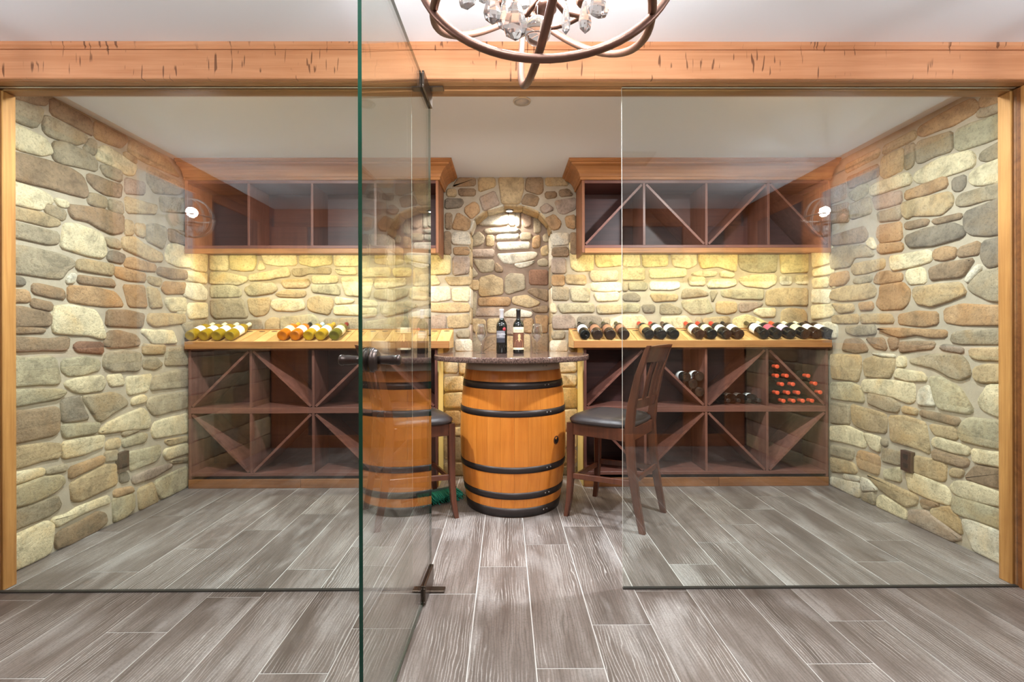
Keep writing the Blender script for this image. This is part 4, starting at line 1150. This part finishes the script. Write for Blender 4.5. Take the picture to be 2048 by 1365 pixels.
bust = [(-.8, .041), (.85, .041), (.85, .075), (.6, .092), (.35, .098), (.32, .108), (.38, .118), (.3, .130), (.1, .134), (-.08, .129), (-.12, .116), (-.05, .106), (-.08, .098), (-.45, .090), (-.72, .072)]
m = MB(); vs = [(.0382 * math.cos(FA + a), .0382 * math.sin(FA + a), z) for a, z in bust]
vs.append((.0382 * math.cos(FA + .1), .0382 * math.sin(FA + .1), .08))
m.add(vs, [(i, (i + 1) % len(bust), len(bust)) for i in range(len(bust))])
m.build('portrait', 'bust_tan', b2)

GP = [(0, .0), (.034, .0), (.035, .0012), (.02, .003), (.006, .006), (.0038, .012), (.0034, .05), (.0036, .078), (.008, .086), (.024, .105), (.036, .128), (.0395, .148), (.0385, .170), (.0345, .200), (.031, .222), (.0303, .222), (.0337, .200), (.0377, .170), (.0387, .148), (.0352, .128), (.0232, .106), (.007, .088), (0, .087)]
for px, lab in ((962.5, 'clear stemmed wine glass beside the silver-necked bottle'), (1074, 'clear stemmed wine glass beside the portrait-label bottle')):
    p = on_y(px, 706, 3.17)
    g = MB().lathe([(r * .98, z * .92) for r, z in GP], 32).build('wine_glass', 'stemware')
    g.location = (p.x, 3.17, TZ); tag(g, lab, 'wine glass')

# ------------------------------------------------------------------ bar chairs
def build_chair(lab):
    e = empty('bar_chair', label=lab, cat='chair', group='counter-height chairs at the barrel table')
    wd = lambda mb, n, mt='chair_wood': mb.build(n, mt, e)
    SZ = .575
    for sx in (-1, 1):
        x = sx * .195
        wd(MB().sweep([(x + sx * .010, .238, 0.0005), (x + sx * .003, .222, .10), (x, .212, .24), (x, .210, SZ)], [(.014, .014), (.017, .016), (.019, .019), (.021, .021)]), 'leg')
        wd(MB().sweep([(sx * .190, -.232, .0005), (sx * .190, -.200, .16), (sx * .190, -.170, .36), (sx * .190, -.158, .56), (sx * .190, -.172, .70), (sx * .192, -.212, .88), (sx * .196, -.262, 1.02), (sx * .197, -.276, 1.05)],
                      [(.014, .018), (.016, .021), (.018, .024), (.018, .026), (.016, .024), (.014, .020), (.012, .014), (.011, .011)]), 'leg')
        wd(MB().box(x - .011, x + .011, -.135, .192, SZ - .072, SZ, .002), 'apron')
        zst = .25
        wd(MB().sweep([(x - sx * .003, -.166, zst + .02), (x, .200, zst)], [(.009, .016), (.009, .016)], Vector((1, 0, 0)), Vector((0, 0, 1))), 'stretcher')
    wd(MB().box(-.175, .175, .200, .222, SZ - .072, SZ, .002), 'apron')
    wd(MB().box(-.175, .175, -.170, -.148, SZ - .072, SZ, .002), 'apron')
    wd(MB().box(-.176, .176, .204, .220, .215, .245, .002), 'stretcher')
    wd(MB().box(-.174, .174, -.195, -.180, .27, .30, .002), 'stretcher')
    # cushion
    m = MB(); m.smooth = True
    nx, ny = 18, 18; vs = []; fs = []
    def outline_pt(u, v):
        # square to rounded square
        x = u * .226 * (1 - .10 * v * v * 0); y = v * .205
        k2 = max(abs(u), abs(v))
        rr = (abs(u) ** 5 + abs(v) ** 5) ** .2 if k2 > 0 else 1
        s = k2 / rr if rr > 0 else 1
        return x * s * (1 + .04 * (v)), y * s + .032
    for j in range(ny + 1):
        for i in range(nx + 1):
            u, v = -1 + 2 * i / nx, -1 + 2 * j / ny
            x, y = outline_pt(u, v)
            k2 = max(abs(u), abs(v))
            z = .600 + .034 * (1 - k2 ** 3.2) ** .5 if k2 < 1 else .600
            vs.append((x, y, z))
    for j in range(ny):
        for i in range(nx):
            a = j * (nx + 1) + i
            fs.append((a, a + 1, a + nx + 2, a + nx + 1))
    m.add(vs, fs)
    rim = [i for i in range(nx + 1)] + [(j + 1) * (nx + 1) - 1 for j in range(1, ny + 1)] + [ny * (nx + 1) + i for i in range(nx - 1, -1, -1)] + [j * (nx + 1) for j in range(ny - 1, 0, -1)]
    vv = [Vector(vs[i]) for i in rim]; c0 = Vector((0, .032, .59)); nr = len(rim)
    low = [(v.x * 1.0, v.y, .588) for v in vv]; low2 = [(c0.x + (v.x - c0.x) * .965, c0.y + (v.y - c0.y) * .965, SZ + .001) for v in vv]
    base = len(vs)
    fs2 = []
    m.add(low + low2, [], None)
    for i in range(nr):
        j = (i + 1) % nr
        m.f.append([rim[i], rim[j], base + j, base + i]); m.m.append(0); m.sm.append(True)
        m.f.append([base + i, base + j, base + nr + j, base + nr + i]); m.m.append(0); m.sm.append(True)
    m.f.append([base + nr + i for i in range(nr)]); m.m.append(0); m.sm.append(False)
    m.build('seat_cushion', 'leather', e)
    # back: curved top rail, curved lower rail, three slats
    def post_y(z):
        pts = [(.56, -.158), (.70, -.172), (.88, -.212), (1.02, -.262), (1.05, -.276)]
        for (za, ya), (zb, yb) in zip(pts, pts[1:]):
            if z <= zb: return ya + (yb - ya) * (z - za) / (zb - za)
        return pts[-1][1]
    def curved_rail(z0, z1, th, bow):
        m = MB(); m.smooth = True; n = 12; vs = []
        for i in range(n + 1):
            x = -.186 + .372 * i / n; b = bow * (1 - (x / .186) ** 2)
            for z in (z0, z1):
                y = post_y(z) - b
                vs += [(x, y - th, z + (.008 * (1 - (x / .186) ** 2) if z == z1 else 0)), (x, y + th, z + (.008 * (1 - (x / .186) ** 2) if z == z1 else 0))]
        fs = []
        for i in range(n):
            a, b2 = i * 4, (i + 1) * 4
            for p, q in ((0, 1), (1, 3), (3, 2), (2, 0)):
                fs.append((a + p, a + q, b2 + q, b2 + p))
        fs += [(0, 1, 3, 2), (n * 4, n * 4 + 1, n * 4 + 3, n * 4 + 2)]
        m.add(vs, fs)
        for i in range(len(m.sm)): m.sm[i] = False
        return m
    wd(curved_rail(.955, 1.045, .010, .035), 'top_rail')
    wd(curved_rail(.690, .735, .010, .030), 'lower_rail')
    for cx in (-.085, 0, .085):
        pts = []; sec = []
        for i in range(6):
            z = .732 + (.958 - .732) * i / 5
            pts.append((cx, post_y(z) - .032 * (1 - (cx / .186) ** 2), z)); sec.append((.024, .006))
        wd(MB().sweep(pts, sec), 'slat')
    return e
ch = build_chair('dark brown slat-back bar chair with black seat seen through the fixed glass pane')
ch.location = (.680, 2.847, 0)
ch.rotation_euler = (0, 0, math.atan2(.585, -.81) - math.pi / 2)
ch2 = copy_tree(ch)
ch2['label'] = 'dark brown bar chair with black seat standing behind the open glass door'
ch2.location = (-.609, 2.876, 0)
ch2.rotation_euler = (0, 0, math.atan2(.442, .897) - math.pi / 2)

# ------------------------------------------------------------------ teal hand brush on the floor
br = empty('hand_brush', (-.445, 3.10, 0), R(32), label='teal bristled hand brush lying on the floor behind the barrel', cat='brush')
m = MB(); random.seed(5)
for i in range(34):
    for j in range(5):
        u = -.15 + .27 * i / 33
        lean = random.uniform(-.012, .012)
        p0 = Vector((u, .028, .012 + .010 * j)); p1 = Vector((u * 1.12 + lean, -.075 + random.uniform(-.012, .012) - .01 * math.cos(u * 9), .004 + .009 * j + random.uniform(0, .004)))
        m.tube([p0, (p0 + p1) / 2 + Vector((0, 0, .004)), p1], [.0042, .0044, .0026], 5)
bo = m.build('bristles', 'bristle_teal', br); bo['kind'] = 'stuff'
MB().box(-.155, .135, .022, .05, .002, .062, .006).build('head', 'bristle_dark', br)
MB().tube([(-.14, .036, .032), (-.20, .036, .03), (-.26, .036, .026)], [.014, .011, .012], 12).build('handle', 'handle_black', br)

# ------------------------------------------------------------------ wall outlets, ceiling disc, ceiling grille
for X, pcs, s, lab in ((XL, ((238.5, 905), (258.5, 905), (258.5, 943), (238.5, 943)), 1, 'brown electrical outlet plate on the stone wall by the white wines'),
                       (XR, ((1801, 902), (1822, 908), (1822, 944), (1801, 938)), -1, 'brown electrical outlet plate on the stone wall by the red wines')):
    xo = X + s * .026
    q = [on_x(a, b, xo) for a, b in pcs]
    yc = sum(p.y for p in q) / 4; zc = sum(p.z for p in q) / 4
    e = empty('outlet', (X, yc, zc), label=lab, cat='outlet')
    MB().box(0, s * .028, -.036, .036, -.060, .060, .002).build('plate', 'outlet_brown', e)
    for dz in (-.026, .026):
        MB().box(s * .028, s * .0295, -.017, .017, dz - .014, dz + .014, .002).build('socket', 'outlet_dark', e)
p = on_z(1044, 202, ZC)
e = empty('ceiling_speaker', (p.x, p.y, ZC), label='round white disc set in the ceiling above the doorway', cat='speaker')
MB().lathe([(.036, 0), (.046, 0), (.047, -.003), (.045, -.007), (.039, -.008), (.036, -.003)], 40).build('rim', 'disc_grey', e)
MB().lathe([(0, -.005), (.0355, -.005), (.0355, -.001), (0, -.001)], 40).build('grille', 'speaker_white', e)
e = empty('ceiling_vent', (.90, .80, ZC), label='square white air vent in the front room ceiling', cat='vent')
for x0, x1, y0, y1 in ((-.12, .12, -.12, -.10), (-.12, .12, .10, .12), (-.12, -.10, -.0995, .0995), (.10, .12, -.0995, .0995)):
    MB().box(x0, x1, y0, y1, -.012, -.0005, .002).build('frame_bar', 'disc_grey', e)
for i in range(6):
    y = -.083 + .033 * i
    MB().box(-.0995, .0995, y - .010, y + .010, -.009, -.004).build('louvre', 'speaker_white', e)

# added unseen fill lights: three behind the beam, two over the camera's end of the front room
for x, y, pw, lab in ((-1.35, 2.235, P_FILLW, 'added fill light behind the beam over the white wine side'), (.04, 2.235, P_FILLW * .6, 'added fill light behind the beam in front of the barrel'), (1.40, 2.235, P_FILLW, 'added fill light behind the beam over the red wine side'),
                      (-.25, .10, P_FILLF, 'added fill light in the front room ceiling on the door side'), (.42, .10, P_FILLF, 'added fill light in the front room ceiling on the vent side')):
    e = empty('fill_light', (x, y, ZC), label=lab, cat='fill_light', group='added ceiling fill lights')
    MB().lathe([(.050, -.0005), (.068, -.0005), (.069, -.004), (.066, -.007), (.052, -.006), (.050, -.003)], 28).build('trim_ring', 'speaker_white', e)
    MB().lathe([(0, -.001), (.0495, -.001), (.0495, -.0035), (0, -.0035)], 28).build('lens', 'puck_glow', e)
    lamp('AREA', 'fill_lamp', (0, 0, -.012), pw, (.86, .94, 1), e, aim=(0, 0, -1), shape='DISK', size=.10)

# ------------------------------------------------------------------ chandelier
CX, CY, CZH, CR = 0.088, 1.0, 1.945, 0.283
chd = empty('orb_chandelier', (CX, CY, CZH), label='bronze orb chandelier of crossing rings with hanging crystals', cat='chandelier')
def ring(n, r, tr, seg=72):
    n = Vector(n).normalized(); u = n.orthogonal().normalized(); q = n.cross(u)
    return MB().tube([(u * math.cos(2 * math.pi * i / seg) + q * math.sin(2 * math.pi * i / seg)) * r for i in range(seg)], tr, 10, True)
for nv, rr in (((.045, .963, -.267), CR), ((.983, .15, -.107), .255), ((-.471, -.249, .846), CR - .004), ((-.594, .134, -.794), CR - .004)):
    ring(nv, rr, .0088).build('ring', 'bronze', chd)
MB().lathe([(0, .0), (.055, 0), (.06, -.006), (.05, -.022), (.012, -.030), (0, -.030)], 28, xf=lambda p: p + Vector((0, 0, ZC - CZH - .0005))).build('canopy', 'bronze', chd)
MB().tube([(0, 0, ZC - CZH - .02), (0, 0, .26), (0, 0, .10), (0, 0, -.115)], [.005, .006, .008, .008], 10).build('stem', 'bronze', chd)
MB().lathe([(0, -.10), (.012, -.10), (.022, -.112), (.024, -.122), (.016, -.130), (.010, -.136), (.013, -.142), (0, -.146)], 20).build('finial', 'bronze', chd)
ring((0, 0, 1), .115, .006, 40).build('ring', 'bronze', chd).location = (0, 0, -.085)
for i in range(4):
    an = R(40 + 90 * i); dx, dy = math.cos(an), math.sin(an)
    MB().tube([(dx * .008, dy * .008, -.08), (dx * .06, dy * .06, -.10), (dx * .115, dy * .115, -.085), (dx * .135, dy * .135, -.045)], .0055, 8).build('arm', 'bronze', chd)
    MB().lathe([(0, 0), (.020, 0), (.024, .006), (.012, .008), (.011, .05), (0, .05)], 16, xf=lambda p: p + Vector((dx * .135, dy * .135, -.045))).build('candle_cup', 'bronze', chd)
    bl = MB().lathe([(0, 0), (.008, 0), (.014, .014), (.016, .026), (.012, .044), (.004, .062), (0, .066)], 16, xf=lambda p: p + Vector((dx * .135, dy * .135, .006))).build('bulb', 'bulb_glow', chd)
    lamp('POINT', 'chandelier_lamp', (dx * .135, dy * .135, .04), P_CHAND / 4, (1, .985, .965), chd, shadow_soft_size=.035)
def drop(pos, h, w, flat=.55, rot=0.0):
    """faceted pear drop hanging from pos"""
    x, y, z = pos; m = MB(); n = 8
    prof = [(0.001, 0), (.16, .10), (.34, .34), (.5, .66), (.40, .86), (.001, 1.0)]
    vs = []; fs = []
    for r, t in prof:
        for i in range(n):
            an = 2 * math.pi * (i + .5) / n
            a, b = math.cos(an) * r * w, math.sin(an) * r * w * flat
            vs.append((x + a * math.cos(rot) - b * math.sin(rot), y + a * math.sin(rot) + b * math.cos(rot), z - t * h))
    for j in range(len(prof) - 1):
        for i in range(n):
            fs.append((j * n + i, j * n + (i + 1) % n, (j + 1) * n + (i + 1) % n, (j + 1) * n + i))
    fs += [list(range(n)), [(len(prof) - 1) * n + i for i in range(n)]]
    m.add(vs, fs); return m
def bead(pos, r):
    m = MB(); x, y, z = pos
    prof = [(.001, r), (.7 * r, .7 * r), (r, 0), (.7 * r, -.7 * r), (.001, -r)]
    return m.lathe(prof, 7, xf=lambda p: p + Vector(pos), smooth=False)
random.seed(21)
hang = [(935, 20, .07, .042, .98), (985, 50, .075, .040, .95), (1008, 62, .06, .032, .97), (1031, 82, .085, .052, .93), (1132, 70, .075, .020, .98), (1170, 68, .075, .030, .97), (1197, 38, .06, .046, .95), (1183, 20, .05, .03, 1.04),
        (968, 8, .05, .03, 1.03), (1050, 20, .05, .028, 1.04), (1012, 25, .05, .026, 1.05), (1100, 4, .05, .03, 1.06)]
for px, py, hh, ww, yy in hang:
    p = on_y(px, py, yy); p = p - Vector((CX, CY, CZH))
    top_ = (p.x, p.y, p.z + hh)
    d = drop(top_, hh, ww, .5, random.uniform(-.5, .5)).build('crystal_drop', 'crystal', chd)
    zz2 = p.z + hh + .006
    while zz2 < -.078:
        bead((p.x, p.y, zz2), .0065).build('crystal_bead', 'crystal', chd); zz2 += .0135
    MB().tube([(p.x, p.y, p.z + hh - .003), (p.x, p.y, -.083)], .0007, 4).build('wire', 'wire', chd)
p = on_y(1075, 62, .96) - Vector((CX, CY, CZH))
MB().lathe([(.0005 + .028 * math.sin(math.pi * i / 16), .028 * math.cos(math.pi * i / 16)) for i in range(17)], 24, xf=lambda q: q + Vector(p)).build('crystal_ball', 'crystal', chd)
MB().tube([(p.x, p.y, p.z + .027), (p.x, p.y, -.14)], .0007, 4).build('wire', 'wire', chd)

# ------------------------------------------------------------------ sconces on the panelled side walls
def build_sconce(X, s, lab):
    e = empty('wall_sconce', (X + s * .008, .80, 1.93), label=lab, cat='sconce', group='crystal cage wall sconces')
    c = s * .135
    MB().lathe([(0, 0), (.055, 0), (.06, .006), (.052, .016), (.02, .022), (0, .022)], 28, xf=lambda p: Vector((s * p.z, p.x, p.y))).build('backplate', 'bronze', e)
    MB().tube([(s * .018, 0, -.02), (s * .07, 0, -.05), (c, 0, -.05), (c, 0, -.03)], .007, 10).build('arm', 'bronze', e)
    for nv in ((1, 0, 0), (0, 1, 0), (.7, .7, 0), (0, 0, 1)):
        rg = ring(nv, .135, .0045, 56); rg.v = [(v[0] + c, v[1], v[2]) for v in rg.v]
        rg.build('cage_ring', 'wire', e)
    MB().lathe([(0, -.035), (.018, -.035), (.022, -.028), (.011, -.025), (.010, .0), (0, .0)], 14, xf=lambda p: p + Vector((c, 0, 0))).build('candle_cup', 'bronze', e)
    MB().lathe([(0, 0), (.009, 0), (.016, .014), (.018, .028), (.013, .048), (.004, .066), (0, .07)], 16, xf=lambda p: p + Vector((c, 0, .002))).build('bulb', 'bulb_glow', e)
    for i in range(8):
        an = i * math.pi / 4
        drop((c + .06 * math.cos(an), .06 * math.sin(an), -.045), .055, .026, .5, an).build('crystal_drop', 'crystal', e)
    rg = ring((0, 0, 1), .06, .003, 32); rg.v = [(v[0] + c, v[1], v[2] - .043) for v in rg.v]
    rg.build('crystal_ring', 'bronze', e)
    lamp('POINT', 'sconce_lamp', (c, 0, .04), P_SCONCE, (.96, .98, 1), e, shadow_soft_size=.03)
    return e
build_sconce(XL, 1, 'caged crystal wall sconce on the panelled wall at the door-hinge side')
build_sconce(XR, -1, 'caged crystal wall sconce on the panelled wall opposite the door-hinge side')
